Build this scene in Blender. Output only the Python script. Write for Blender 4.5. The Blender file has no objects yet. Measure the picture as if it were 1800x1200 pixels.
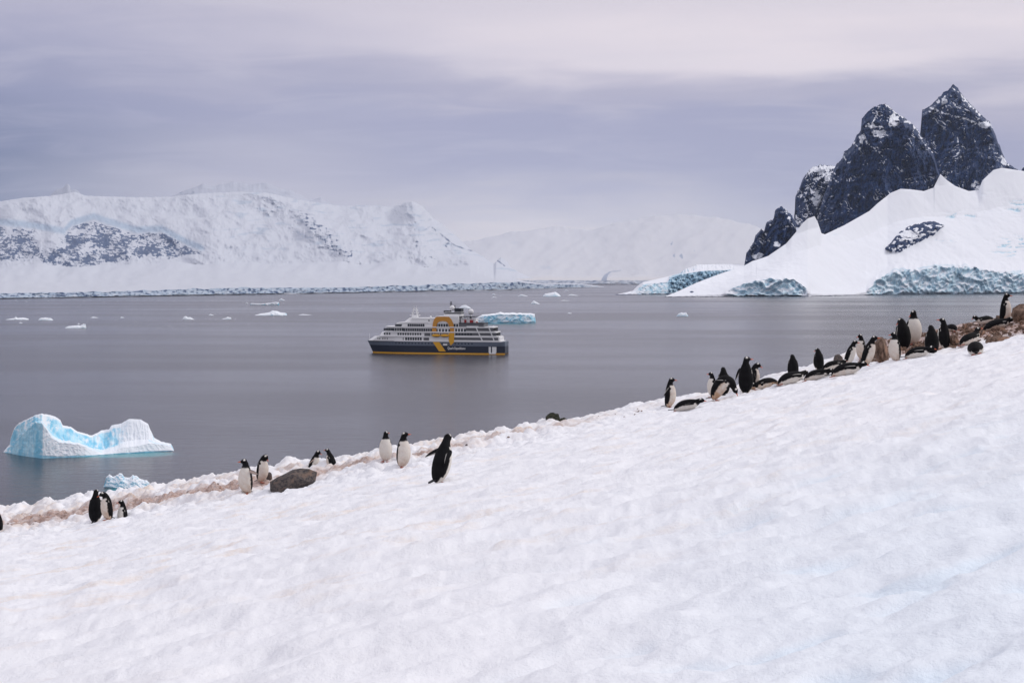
import bpy, bmesh, math, random
import numpy as np
from mathutils import Vector, Matrix
R = math.radians
scn = bpy.context.scene
COL = scn.collection

# ------------------------------------------------------------------ camera, sky, sun, exposure
F = 2473.0            # focal length in source pixels (1800 wide)
YH = 488.0            # source row of the horizon
SEA = -69.7           # sea level below the eye
cam = bpy.data.cameras.new('camera'); cam_o = bpy.data.objects.new('camera', cam); COL.objects.link(cam_o)
cam.sensor_width = 36.0; cam.lens = 36.0 * F / 1800.0
cam.shift_y = -(600.0 - YH) / 1800.0
cam.clip_start = 0.1; cam.clip_end = 200000
cam_o.rotation_euler = (R(90), 0, 0)
scn.camera = cam_o
scn.view_settings.view_transform = 'Standard'; scn.view_settings.look = 'None'
scn.view_settings.exposure = 0.0; scn.view_settings.gamma = 1.0; scn.view_settings.use_curve_mapping = False
scn.render.engine = 'CYCLES'
scn.cycles.use_denoising = True
scn.cycles.max_bounces = 8; scn.cycles.volume_bounces = 1
scn.cycles.sample_clamp_indirect = 4.0

SUN_EL, SUN_AZ = R(38), R(75)      # azimuth clockwise from the view direction: over the right shoulder
sun = bpy.data.lights.new('sun', 'SUN'); sun.energy = 1.30; sun.angle = R(12); sun.color = (1.0, 0.965, 0.91)
sun_o = bpy.data.objects.new('sun', sun); COL.objects.link(sun_o)
sdir = Vector((math.sin(SUN_AZ) * math.cos(SUN_EL), math.cos(SUN_AZ) * math.cos(SUN_EL), math.sin(SUN_EL)))
sun_o.rotation_euler = sdir.to_track_quat('Z', 'Y').to_euler()

def lin(r, g, b):
    f = lambda c: (c / 255.0) / 12.92 if c <= 10.3 else ((c / 255.0 + 0.055) / 1.055) ** 2.4
    return (f(r), f(g), f(b), 1.0)

class NT:
    """small helper around a node tree"""
    def __init__(s, tree): s.t = tree; s.n = tree.nodes; s.l = tree.links
    def new(s, typ, **kw):
        n = s.n.new(typ)
        for k, v in kw.items(): setattr(n, k, v)
        return n
    def put(s, sock, v):
        if hasattr(v, 'is_linked') or isinstance(v, bpy.types.NodeSocket): s.l.new(v, sock)
        else: sock.default_value = v
    def math(s, op, a, b=None, c=None, clamp=False):
        n = s.new('ShaderNodeMath', operation=op, use_clamp=clamp)
        s.put(n.inputs[0], a)
        if b is not None: s.put(n.inputs[1], b)
        if c is not None: s.put(n.inputs[2], c)
        return n.outputs[0]
    def mix(s, f, a, b, blend='MIX'):
        n = s.new('ShaderNodeMix', data_type='RGBA', blend_type=blend)
        s.put(n.inputs[0], f); s.put(n.inputs[6], a); s.put(n.inputs[7], b)
        return n.outputs[2]
    def noise(s, vec, scale, detail=4, rough=0.5, dist=0.0):
        n = s.new('ShaderNodeTexNoise'); n.inputs['Scale'].default_value = scale
        n.inputs['Detail'].default_value = detail; n.inputs['Roughness'].default_value = rough
        n.inputs['Distortion'].default_value = dist
        if vec is not None: s.l.new(vec, n.inputs['Vector'])
        return n.outputs['Fac']
    def mapr(s, v, a, b, c=0.0, d=1.0, smooth=True):
        n = s.new('ShaderNodeMapRange', interpolation_type='SMOOTHSTEP' if smooth else 'LINEAR')
        s.put(n.inputs[0], v)
        for i, q in zip((1, 2, 3, 4), (a, b, c, d)): n.inputs[i].default_value = q
        return n.outputs[0]
    def ramp(s, v, pts):
        n = s.new('ShaderNodeValToRGB'); e = n.color_ramp.elements
        while len(e) < len(pts): e.new(0.5)
        for el, (p, c) in zip(e, pts): el.position = p; el.color = c
        n.color_ramp.interpolation = 'EASE'
        s.put(n.inputs[0], v); return n.outputs[0]
    def scalev(s, vec, xyz):
        n = s.new('ShaderNodeVectorMath', operation='MULTIPLY'); s.l.new(vec, n.inputs[0]); n.inputs[1].default_value = xyz
        return n.outputs[0]

world = bpy.data.worlds.new('World'); scn.world = world; world.use_nodes = True
w = NT(world.node_tree); w.n.clear()
tc = w.new('ShaderNodeTexCoord'); sep = w.new('ShaderNodeSeparateXYZ'); w.l.new(tc.outputs['Generated'], sep.inputs[0])
X, Y, Z = sep.outputs
az = w.math('ARCTAN2', X, Y)                       # 0 straight ahead, positive to the right
el = w.math('ARCSINE', Z)
zz = w.math('ADD', w.math('ABSOLUTE', Z), 0.10)
pl = w.new('ShaderNodeCombineXYZ')
w.l.new(w.math('DIVIDE', X, zz), pl.inputs[0]); w.l.new(w.math('DIVIDE', Y, zz), pl.inputs[1])
pv = w.new('ShaderNodeVectorMath', operation='MULTIPLY'); w.l.new(pl.outputs[0], pv.inputs[0]); pv.inputs[1].default_value = (0.75, 0.70, 1)
n1 = w.noise(pv.outputs[0], 1.0, 5, 0.5, 0.6)
pv2 = w.new('ShaderNodeVectorMath', operation='MULTIPLY'); w.l.new(pl.outputs[0], pv2.inputs[0]); pv2.inputs[1].default_value = (2.0, 3.0, 1)
n2 = w.noise(pv2.outputs[0], 1.0, 5, 0.55, 0.8)
warp = w.math('ADD', w.math('MULTIPLY', w.math('SUBTRACT', n1, 0.5), 0.075), w.math('MULTIPLY', w.math('SUBTRACT', n2, 0.5), 0.022))
# cloud decks slope a little: higher on the left
tilt = w.math('MULTIPLY', w.math('SINE', az), 0.035)
e2 = w.math('ADD', w.math('ADD', el, warp), tilt)
fac = w.math('MULTIPLY', e2, 1.0 / 0.40, clamp=True)
sky_c = w.ramp(fac, [(0.0, lin(214, 207, 210)), (0.055, lin(212, 206, 211)), (0.10, lin(190, 188, 203)), (0.20, lin(164, 165, 194)), (0.28, lin(166, 166, 195)),
                     (0.33, lin(184, 180, 201)), (0.40, lin(236, 226, 233)), (0.44, lin(242, 231, 236)), (0.50, lin(232, 223, 230)), (1.0, lin(222, 220, 229))])
def gauss(a0, e0, sa, se):
    a = w.math('DIVIDE', w.math('SUBTRACT', az, a0), sa); b = w.math('DIVIDE', w.math('SUBTRACT', w.math('ADD', el, w.math('MULTIPLY', warp, 1.2)), e0), se)
    return w.math('EXPONENT', w.math('MULTIPLY', w.math('ADD', w.math('MULTIPLY', a, a), w.math('MULTIPLY', b, b)), -1.0))
sky_c = w.mix(w.math('MULTIPLY', gauss(-0.40, 0.168, 0.30, 0.055), 0.85), sky_c, lin(154, 156, 188))
sky_c = w.mix(w.math('MULTIPLY', gauss(-0.44, 0.068, 0.20, 0.055), 0.98), sky_c, lin(58, 80, 128))
sky_c = w.mix(w.math('MULTIPLY', gauss(0.01, 0.015, 0.13, 0.036), 0.90), sky_c, lin(250, 238, 232))
sky_c = w.mix(w.math('MULTIPLY', gauss(-0.19, 0.060, 0.10, 0.040), 0.65), sky_c, lin(208, 202, 212))
sky_c = w.mix(w.math('MULTIPLY', w.mapr(n2, 0.40, 0.75), 0.20), sky_c, lin(222, 217, 226))
sky_c = w.mix(w.math('MULTIPLY', w.mapr(n1, 0.60, 0.35), 0.16), sky_c, lin(150, 154, 186))
# an overcast dome is brighter towards the zenith
zen = w.mapr(Z, 0.20, 0.9, 1.0, 1.27)
cl = w.new('ShaderNodeVectorMath', operation='SCALE'); w.l.new(sky_c, cl.inputs[0]); w.l.new(zen, cl.inputs['Scale'])
nis = w.new('ShaderNodeTexSky', sky_type='NISHITA'); nis.sun_disc = False; nis.sun_elevation = SUN_EL; nis.sun_rotation = SUN_AZ
bg1 = w.new('ShaderNodeBackground'); w.l.new(nis.outputs[0], bg1.inputs[0]); bg1.inputs[1].default_value = 0.10
bg2 = w.new('ShaderNodeBackground'); w.l.new(cl.outputs[0], bg2.inputs[0]); bg2.inputs[1].default_value = 1.0
ms = w.new('ShaderNodeMixShader'); ms.inputs[0].default_value = 0.95
w.l.new(bg1.outputs[0], ms.inputs[1]); w.l.new(bg2.outputs[0], ms.inputs[2])
out = w.new('ShaderNodeOutputWorld'); w.l.new(ms.outputs[0], out.inputs[0])

# ------------------------------------------------------------------ numeric helpers
def _hash(ix, iy, seed):
    h = (ix.astype(np.int64) * 374761393 + iy.astype(np.int64) * 668265263 + seed * 1442695041) & 0xFFFFFFFF
    h = ((h ^ (h >> 13)) * 1274126177) & 0xFFFFFFFF
    return (h ^ (h >> 16)) & 0xFFFFFFFF
def perlin(x, y, seed=0):
    x = np.asarray(x, float); y = np.asarray(y, float)
    x0 = np.floor(x); y0 = np.floor(y); fx = x - x0; fy = y - y0
    ux = fx * fx * fx * (fx * (fx * 6 - 15) + 10); uy = fy * fy * fy * (fy * (fy * 6 - 15) + 10)
    def g(ox, oy):
        a = _hash(x0 + ox, y0 + oy, seed) * (2 * math.pi / 4294967296.0)
        return np.cos(a) * (fx - ox) + np.sin(a) * (fy - oy)
    a = g(0, 0); b = g(1, 0); c = g(0, 1); d = g(1, 1)
    return ((a + (b - a) * ux) * (1 - uy) + (c + (d - c) * ux) * uy) * 1.4
def fbm(x, y, seed=0, o=4, gain=0.5, lac=2.03):
    s = 0; a = 1.0
    for i in range(o):
        s = s + a * perlin(x, y, seed + i * 17); x = x * lac + 3.1; y = y * lac + 1.7; a *= gain
    return s
def ridged(x, y, seed=0, o=5, gain=0.55, lac=2.1):
    s = 0; a = 1.0
    for i in range(o):
        s = s + a * (1 - 2 * np.abs(perlin(x, y, seed + i * 31))); x = x * lac + 5.2; y = y * lac + 9.3; a *= gain
    return s * 0.5
def sst(a, b, x):
    t = np.clip((x - a) / (b - a), 0, 1); return t * t * (3 - 2 * t)
def curve(pts):
    xs = np.array([p[0] for p in pts], float); ys = np.array([p[1] for p in pts], float)
    return lambda u: np.interp(u, xs, ys)
def px(x, y, d): return ((x - 900.0) / F * d, d, (YH - y) / F * d)
def sea_d(y): return -SEA * F / (y - YH)

def grid_mesh(name, P, cols=None, mat=None, smooth=True, parent=None, closed=False):
    """P: rows x cols x 3 -> one mesh object; cols: dict of attribute arrays"""
    r, c = P.shape[:2]
    idx = np.arange(r * c).reshape(r, c)
    q = np.stack([idx[:-1, :-1], idx[:-1, 1:], idx[1:, 1:], idx[1:, :-1]], -1).reshape(-1, 4)
    me = bpy.data.meshes.new(name)
    me.vertices.add(r * c); me.vertices.foreach_set('co', P.reshape(-1).astype(np.float32))
    nq = len(q); me.loops.add(nq * 4); me.loops.foreach_set('vertex_index', q.reshape(-1).astype(np.int32))
    me.polygons.add(nq); me.polygons.foreach_set('loop_start', np.arange(0, nq * 4, 4, dtype=np.int32))
    me.update(calc_edges=True); me.validate()
    me.polygons.foreach_set('use_smooth', np.full(nq, smooth))
    if cols is not None:
        at = me.attributes.new('mask', 'FLOAT_COLOR', 'POINT')
        a = np.ones((r * c, 4), np.float32)
        for k, v in enumerate(cols): a[:, k] = np.clip(v, 0, 1).reshape(-1)
        at.data.foreach_set('color', a.reshape(-1))
    if mat: me.materials.append(mat)
    o = bpy.data.objects.new(name, me); COL.objects.link(o)
    if parent: o.parent = parent
    return o
def tag(o, label=None, cat=None, group=None, kind=None):
    if label: o['label'] = label
    if cat: o['category'] = cat
    if group: o['group'] = group
    if kind: o['kind'] = kind
    return o
def py_mesh(name, V, Fc, mat, parent=None, smooth=False):
    me = bpy.data.meshes.new(name); me.from_pydata([tuple(v) for v in V], [], Fc); me.update()
    if smooth: me.polygons.foreach_set('use_smooth', [True] * len(me.polygons))
    if mat: me.materials.append(mat)
    o = bpy.data.objects.new(name, me); COL.objects.link(o)
    if parent: o.parent = parent
    return o
def empty(name, loc=(0, 0, 0), rz=0.0):
    o = bpy.data.objects.new(name, None); COL.objects.link(o); o.location = loc; o.rotation_euler = (0, 0, rz)
    o.empty_display_size = 0.2
    return o

def material(name, base=None, rough=0.6, spec=0.3, metal=0.0):
    m = bpy.data.materials.new(name); m.use_nodes = True
    t = NT(m.node_tree); b = t.n['Principled BSDF']
    if base is not None: b.inputs['Base Color'].default_value = (*base[:3], 1)
    b.inputs['Roughness'].default_value = rough; b.inputs['Specular IOR Level'].default_value = spec
    b.inputs['Metallic'].default_value = metal
    return m, t, b
def speckled(name, base, rough=0.6, amount=0.25, scale=3.0, spec=0.3):
    m, t, b = material(name, base, rough, spec)
    co = t.new('ShaderNodeTexCoord').outputs['Object']
    n = t.noise(co, scale, 5, 0.6)
    dark = tuple(c * (1 - amount) for c in base[:3]) + (1,); lite = tuple(min(1, c * (1 + amount)) for c in base[:3]) + (1,)
    t.l.new(t.mix(n, dark, lite), b.inputs['Base Color'])
    return m
def bump(t, b, h, strength, dist):
    n = t.new('ShaderNodeBump'); n.inputs['Strength'].default_value = strength; n.inputs['Distance'].default_value = dist
    t.l.new(h, n.inputs['Height']); t.l.new(n.outputs[0], b.inputs['Normal'])

# terrain material: mask R = rock (painted shade on the big iceberg), G = blue ice, B = snow dusting / dirt
def terrain_material(name, snow, ice, ice_dark, rock, rock_light, sc):
    m, t, b = material(name, snow, 0.65, 0.2)
    at = t.new('ShaderNodeAttribute', attribute_name='mask')
    s = t.new('ShaderNodeSeparateColor'); t.l.new(at.outputs['Color'], s.inputs[0])
    geo = t.new('ShaderNodeNewGeometry').outputs['Position']
    n = t.noise(geo, sc, 6, 0.65)
    nb = t.noise(t.scalev(geo, (1, 1, 0.35)), sc * 2.3, 6, 0.65)
    icec = t.mix(t.mapr(nb, 0.38, 0.62), (*ice_dark, 1), (*ice, 1))
    c = t.mix(t.mapr(t.math('ADD', s.outputs[1], t.math('MULTIPLY', t.math('SUBTRACT', n, 0.5), 0.5)), 0.25, 0.75), (*snow, 1), icec)
    rk = t.mix(t.mapr(nb, 0.35, 0.7), (*rock, 1), (*rock_light, 1))
    rm = t.mapr(t.math('ADD', s.outputs[0], t.math('MULTIPLY', t.math('SUBTRACT', n, 0.5), 0.6)), 0.42, 0.58)
    c = t.mix(rm, c, rk)
    t.l.new(c, b.inputs['Base Color'])
    bump(t, b, nb, 0.35, 0.05 / sc)
    return m

# ------------------------------------------------------------------ the snow slope
Ypath = curve([(-600, 1048), (0, 934), (90, 927), (165, 914), (250, 898), (330, 882), (430, 867), (500, 858), (560, 841), (640, 824), (710, 817), (800, 797),
               (900, 776), (1000, 754), (1150, 724), (1250, 702), (1320, 690), (1400, 670), (1500, 648), (1560, 635), (1620, 627), (1680, 613), (1740, 602), (1800, 592), (2400, 480)])
Yedge = curve([(-600, 1000), (0, 896), (60, 889), (78, 882), (109, 882), (135, 875), (202, 866), (264, 856), (280, 856), (390, 837), (409, 837), (479, 823), (542, 812),
               (607, 806), (640, 799), (743, 784), (774, 776), (840, 766), (900, 756), (950, 747), (1000, 739), (1100, 719), (1160, 704), (1247, 692), (1310, 676), (1400, 652),
               (1460, 636), (1530, 606), (1600, 592), (1680, 577), (1740, 564), (1800, 549), (2400, 430)])
Dpath = curve([(-600, 30), (165, 30), (430, 28.5), (710, 28.2), (1000, 31), (1180, 33), (1310, 32), (1540, 33), (1620, 32), (1800, 31), (2400, 30)])
k0 = 166.0
def Kdev(u):
    uu = np.clip(u, -1500, 1500)
    k = (Ypath(uu + 900) - YH) - 1.5 * F / Dpath(uu + 900)
    # smooth the ruled surface so that the path's wiggles do not run down the slope
    return k - (k0 - 0.188 * uu)
_us = np.linspace(-1500, 1500, 601); _kd = Kdev(_us); _ker = np.exp(-0.5 * (np.arange(-40, 41) / 12.0) ** 2); _ker /= _ker.sum()
_kd = np.convolve(np.pad(_kd, 40, 'edge'), _ker, 'valid')
def ground0(x, d):
    x = np.asarray(x, float); d = np.asarray(d, float)
    dd = np.maximum(d, 1.0); u = x * F / dd; xp = u + 900
    zn = -1.5 - (k0 * d / F - 0.188 * x) - np.interp(u, _us, _kd) * np.maximum(d, 0) / F
    dp = Dpath(np.clip(xp, -600, 2400)); de = dp + 4.2
    ze = -(Yedge(xp) - YH) / F * de - np.where(np.abs(u) > 1500, (np.abs(u) - 1500) / F * de * np.sign(-u) * 0.18, 0)
    zp = -(Ypath(xp) - YH) / F * dp - np.where(np.abs(u) > 1500, (np.abs(u) - 1500) / F * dp * np.sign(-u) * 0.18, 0)
    s = (d - dp) / 4.2
    left = 1 - sst(850, 1150, xp)
    zb = zp + (ze - zp) * np.where(xp < 1450, sst(0.05, 0.95, s), np.clip(s, 0, 1)) - 0.05 * left * np.exp(-((s - 0.12) / 0.12) ** 2)
    z = np.where(s < 0, zn, zb)
    blend = sst(-0.5, 0.0, s); z = np.where(s < 0, zn * (1 - blend) + (zp + (zn - zn)) * 0 + blend * zn, z)
    lip = 0.09 * np.exp(-((s + 0.16) / 0.09) ** 2) * left
    z = z + lip
    e = np.maximum(d - de, 0)
    z = z - 0.75 * (np.sqrt(e * e + 0.16) - 0.4) - 0.0015 * e * e
    return z, s, xp, left
def ground_noise(x, d, s, xp, left):
    a = x * 0.94 + d * 0.34; b = -x * 0.34 + d * 0.94        # ripples run down the slope to the left
    rough = sst(-1.4, 0.0, s) * (0.45 + 0.55 * left)
    n = 0.050 * fbm(a / 1.9, b / 0.75, 3, 3) + 0.034 * fbm(a / 0.60, b / 0.30, 5, 3)
    cup = 1 - np.abs(perlin(a / 0.85 + 0.3 * perlin(a, b, 71), b / 0.42, 9)) * 2
    n = n + 0.044 * cup * (0.55 + 0.45 * sst(5, 13, d)) + 0.020 * ridged(a / 0.34, b / 0.17, 91, 3) * (0.5 + 0.5 * sst(6, 14, d)) + 0.006 * perlin(a / 0.09, b / 0.07, 95)
    near = 1 - sst(8, 18, d)
    hol = sst(0.25, 0.75, fbm(a / 0.95, b / 0.42, 77, 2))
    n = n - 0.045 * near * hol
    big = np.abs(perlin(x / 0.55, d / 0.55, 21)) + 0.5 * np.abs(perlin(x / 0.26, d / 0.26, 23)) + 0.25 * np.abs(perlin(x / 0.12, d / 0.12, 25))
    big = big + 0.14 * np.abs(perlin(x / 0.06, d / 0.06, 27))
    n = n + rough * (0.19 * (big - 0.40))
    n = n * (1 - 0.4 * sst(1, 4, -d))
    return n
def ground(x, d):
    z, s, xp, left = ground0(x, d)
    return z + ground_noise(np.asarray(x, float), np.asarray(d, float), s, xp, left)

fan_off = 8.0
uc = np.concatenate([np.linspace(-3600, -1300, 50)[:-1], np.linspace(-1300, -960, 70)[:-1], np.linspace(-960, 960, 900), np.linspace(960, 1300, 70)[1:], np.linspace(1300, 3600, 50)[1:]])
dr = np.concatenate([np.linspace(-6, 3.8, 14)[:-1], 1.0 / np.linspace(1 / 3.8, 1 / 14.0, 190)[:-1], np.linspace(14, 27, 210)[:-1], np.linspace(27, 39, 250)[:-1], 39 + np.linspace(0, 1, 40) ** 2 * 120])
U, D = np.meshgrid(uc, dr)
GX = U / F * (D + fan_off * np.exp(-np.maximum(D, 0) / 12.0))
z0, S, XP, LEFT = ground0(GX, D)
GN = ground_noise(GX, D, S, XP, LEFT)
GZ = np.maximum(z0 + GN, SEA - 3)
# colour masks: R brown path / guano, G pink-ochre tint, B bluish hollows
pn = fbm(GX / 0.5, D / 0.9, 41, 4); pn2 = fbm(GX / 2.2, D / 2.2, 43, 3)
core = np.exp(-((S - 0.16) / 0.27) ** 2) * LEFT
zone = sst(-0.45, 0.05, S) * (1 - sst(0.7, 1.3, S))
deep = sst(0.02, -0.10, GN) 
mR = core * sst(-0.35, 0.45, pn + 0.40) * 0.95 + zone * LEFT * deep * 0.55 + zone * LEFT * sst(0.1, 0.7, pn2 + pn * 0.4) * 0.32
mR = mR + zone * (1 - LEFT) * sst(0.35, 0.85, pn + pn2) * 0.25 * (XP < 1450)
mR = mR * (0.85 + 0.75 * sst(700, 430, XP))
rub = sst(1515, 1550, XP) * sst(0.0, 0.10, S + 0.05 * pn) 
mR = np.maximum(mR, rub)
streak = fbm(GX * 0.94 / 1.6 + D * 0.34 / 1.6, (-GX * 0.34 + D * 0.94) / 0.5, 51, 4)
mG = zone * (0.30 + 0.4 * LEFT) * sst(-0.5, 0.5, pn2 + 0.5 * pn) + sst(0.22, 0.75, streak) * 0.55 * sst(7, 14, D) * (1 - 0.55 * sst(600, 1700, XP))
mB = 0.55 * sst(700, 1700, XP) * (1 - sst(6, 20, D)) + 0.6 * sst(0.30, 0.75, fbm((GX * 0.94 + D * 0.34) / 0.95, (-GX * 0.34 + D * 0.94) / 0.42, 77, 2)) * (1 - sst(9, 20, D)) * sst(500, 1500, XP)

m_snow, t, b = material('snow_slope', (0.86, 0.86, 0.88), 0.55, 0.25)
at = t.new('ShaderNodeAttribute', attribute_name='mask'); s_ = t.new('ShaderNodeSeparateColor'); t.l.new(at.outputs['Color'], s_.inputs[0])
gp = t.new('ShaderNodeNewGeometry').outputs['Position']
nf = t.noise(gp, 9.0, 6, 0.65); nv = t.noise(gp, 30.0, 4, 0.6)
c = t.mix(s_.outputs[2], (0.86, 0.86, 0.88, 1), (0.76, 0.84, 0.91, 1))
c = t.mix(t.math('MULTIPLY', s_.outputs[1], t.mapr(nf, 0.25, 0.7)), c, (0.80, 0.66, 0.54, 1))
brown = t.mix(t.mapr(nv, 0.35, 0.65), (0.20, 0.105, 0.075, 1), (0.52, 0.34, 0.27, 1))
c = t.mix(t.math('MULTIPLY', s_.outputs[0], t.mapr(nf, 0.15, 0.75, 0.45, 1.0)), c, brown)
t.l.new(c, b.inputs['Base Color'])
b.inputs['Subsurface Weight'].default_value = 0.0
bump(t, b, t.math('ADD', nf, t.math('MULTIPLY', nv, 0.4)), 0.6, 0.03)
gobj = grid_mesh('snow_slope', np.stack([GX, D, GZ], -1), [mR, mG, mB], m_snow)
tag(gobj, 'lumpy white snow slope with a pink-brown stained penguin path', 'snow', kind='structure')

# ------------------------------------------------------------------ the sea
m_sea, t, b = material('sea_water', (0.040, 0.040, 0.050), 0.16, 0.5)
b.inputs['IOR'].default_value = 1.333
gp = t.new('ShaderNodeNewGeometry').outputs['Position']
st = t.noise(t.scalev(gp, (0.0007, 0.0022, 0)), 1.0, 3, 0.5, 0.8)
st2 = t.noise(t.scalev(gp, (0.0025, 0.007, 0)), 1.0, 2, 0.5, 0.4)
calm = t.mapr(t.math('ADD', t.math('MULTIPLY', st, 0.7), t.math('MULTIPLY', st2, 0.3)), 0.38, 0.62)
t.l.new(t.mapr(calm, 0, 1, 0.25, 0.17, False), b.inputs['Roughness'])
wv = t.math('ADD', t.noise(t.scalev(gp, (0.35, 0.55, 0)), 1.0, 4, 0.6), t.math('MULTIPLY', t.noise(t.scalev(gp, (0.06, 0.13, 0)), 1.0, 3, 0.5), 1.6))
nb_ = t.new('ShaderNodeBump'); nb_.inputs['Distance'].default_value = 0.55
t.l.new(t.mapr(calm, 0, 1, 0.62, 0.46, False), nb_.inputs['Strength'])
t.l.new(wv, nb_.inputs['Height']); t.l.new(nb_.outputs[0], b.inputs['Normal'])
SEA_NODES = (t, b)
sx = np.array([-90000, -20000, -6000, -1500, 0, 1500, 6000, 20000, 90000.]); sy = np.array([-3000, 0, 500, 1500, 4000, 10000, 30000, 90000.])
gx, gy = np.meshgrid(sx, sy)
sea = grid_mesh('sea', np.stack([gx, gy, np.full_like(gx, SEA)], -1), None, m_sea)
tag(sea, 'calm grey sea of the bay', 'water', kind='structure')

# ------------------------------------------------------------------ mountains
def loft2(us, curves):
    Ys, Ds, T = [], [], []; prev = None
    for k, (yy, dd, n, ez) in enumerate(curves):
        yy = np.broadcast_to(yy, us.shape).astype(float); dd = np.broadcast_to(dd, us.shape).astype(float)
        if prev is None: Ys.append(yy); Ds.append(dd); T.append(0.0)
        else:
            for i in range(1, n + 1):
                q = i / n; qd = q ** ez
                Ys.append(prev[0] + (yy - prev[0]) * q); Ds.append(prev[1] + (dd - prev[1]) * qd); T.append(k - 1 + q)
        prev = (yy, dd)
    return np.array(Ys), np.array(Ds), np.array(T)
def to_xyz(us, Ys, Ds):
    return np.stack([(us[None, :] - 900) / F * Ds, Ds, (YH - Ys) / F * Ds], -1)
def normals(P):
    du = np.gradient(P, axis=1); dv = np.gradient(P, axis=0)
    n = np.cross(du, dv); n /= np.linalg.norm(n, axis=-1, keepdims=True) + 1e-9
    return n * np.sign(-n[..., 1:2] + 1e-6)
def blob(PX, PY, cx, cy, rx, ry): return np.exp(-(((PX - cx) / rx) ** 2 + ((PY - cy) / ry) ** 2))
def polyd(PX, PY, pts):
    """pixel distance to a polyline"""
    best = np.full(PX.shape, 1e9)
    for (x0, y0), (x1, y1) in zip(pts[:-1], pts[1:]):
        L = (x1 - x0) ** 2 + (y1 - y0) ** 2
        q = np.clip(((PX - x0) * (x1 - x0) + (PY - y0) * (y1 - y0)) / L, 0, 1)
        best = np.minimum(best, np.hypot(PX - x0 - q * (x1 - x0), PY - y0 - q * (y1 - y0)))
    return best

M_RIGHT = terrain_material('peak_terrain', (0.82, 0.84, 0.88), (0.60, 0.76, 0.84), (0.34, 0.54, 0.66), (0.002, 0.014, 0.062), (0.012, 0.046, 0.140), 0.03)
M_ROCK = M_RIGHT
M_LEFT = terrain_material('far_terrain', (0.55, 0.57, 0.62), (0.44, 0.51, 0.59), (0.28, 0.36, 0.46), (0.028, 0.055, 0.125), (0.09, 0.135, 0.235), 0.022)  # snow darker than on the right: cloud shade put into the colour
M_FAR = terrain_material('faint_terrain', (0.61, 0.595, 0.595), (0.53, 0.555, 0.59), (0.42, 0.46, 0.53), (0.24, 0.28, 0.36), (0.32, 0.35, 0.42), 0.005)  # pale rock and sky-toned snow: fading by haze put into the colours

M_MASSIF = terrain_material('cloudy_terrain', (0.47, 0.485, 0.54), (0.42, 0.46, 0.53), (0.36, 0.42, 0.50), (0.20, 0.25, 0.34), (0.28, 0.32, 0.4), 0.006)  # low-contrast tones: the veil of cloud put into the colours
# --- right: snow flank with its ice cliffs
us = np.concatenate([np.arange(1168, 1830, 1.0), np.arange(1830, 2700, 8.0)])
top = curve([(1168, 521.5), (1187, 514), (1224, 497), (1266, 481), (1307, 467.5), (1322, 459), (1335, 455), (1350, 450), (1382, 428), (1400, 407), (1409, 394), (1420, 384), (1432, 380),
             (1438, 392), (1444, 410), (1450, 412), (1484, 396), (1528, 371), (1542, 358), (1566, 339), (1583, 332), (1601, 333), (1624, 336), (1641, 330), (1653, 306), (1665, 317), (1679, 327),
             (1703, 336), (1720, 334), (1727, 317), (1746, 299), (1761, 295), (1787, 299), (1800, 301), (1900, 285), (2100, 240), (2400, 260), (2700, 300)])(us)
shore = curve([(1168, 522), (1250, 521.5), (1420, 521), (1560, 518), (1800, 516), (2700, 511)])(us)
cliff = curve([(1168, 1), (1270, 4), (1290, 16), (1312, 24), (1350, 31), (1395, 30), (1412, 18), (1425, 4), (1500, 2), (1522, 5), (1540, 26), (1575, 42), (1620, 43), (1650, 48), (1700, 47), (1740, 40), (1800, 33), (1900, 40), (2200, 25), (2700, 30)])(us)
cliff = np.minimum(cliff * (1 + 0.10 * perlin(us / 9.0, us * 0, 5)), (shore - top) * 0.8)
ds = sea_d(shore); dc = ds + curve([(1168, 30), (1300, 350), (1450, 650), (1600, 700), (2700, 1400)])(us)
rise = (shore - top)
ker = np.exp(-0.5 * (np.arange(-90, 91) / 34.0) ** 2); ker /= ker.sum()
tsm = np.convolve(np.pad(top, 90, 'edge'), ker, 'valid'); tsm = np.where(us < 1330, top, tsm)
mid = np.maximum(shore - (shore - tsm) * 0.72, top + (shore - top) * 0.06)
csm = shore - cliff - (rise - cliff) * 0.12; csm = np.convolve(np.pad(csm, 40, 'edge'), np.ones(81) / 81.0, 'valid'); csm = np.clip(csm, np.maximum(top, shore - (shore - top) * 0.8), shore - cliff - 0.3 * np.minimum(1, rise))
mid = np.minimum(mid, csm - 0.2)
Ys, Ds, T = loft2(us, [(shore + 4, ds, 1, 1), (shore - 0.2, ds, 2, 1), (shore - cliff, ds + cliff * 0.9, 34, 1), (csm, ds + cliff + (dc - ds) * 0.16, 16, 1), (mid, ds + (dc - ds) * 0.80, 70, 1.0), (np.maximum(tsm, top + 0.8), ds + (dc - ds) * 0.975, 34, 1.0), (top, dc, 16, 1.0),
                       (top + 3, dc + 500, 6, 1), (top + 60, dc + 1500, 6, 1), (shore + 15, dc + 3500, 6, 1)])
UU = np.broadcast_to(us, Ys.shape); TT = np.broadcast_to(T[:, None], Ys.shape)
inc = sst(0.9, 1.0, TT) * (1 - sst(2.0, 2.25, TT)); cl_amt = np.clip(cliff / 20.0, 0, 1)[None, :]
Xm = (UU - 900) / F * Ds
zc = (TT - 1) * cliff[None, :] * 2.3; wz = 30 * fbm(Xm / 90, zc / 60, 60, 2)
ck = ridged((Xm + wz) / 95.0 + zc / 160, (zc + wz) / 70.0, 61, 4, 0.5); ck2 = np.abs(perlin((Xm - zc) / 34.0, (zc + 0.4 * Xm) / 30.0, 63)) * 2
Ds = Ds + inc * sst(1.0, 1.1, TT) * cl_amt * (-44 * ck + 14 * ck2)
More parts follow.
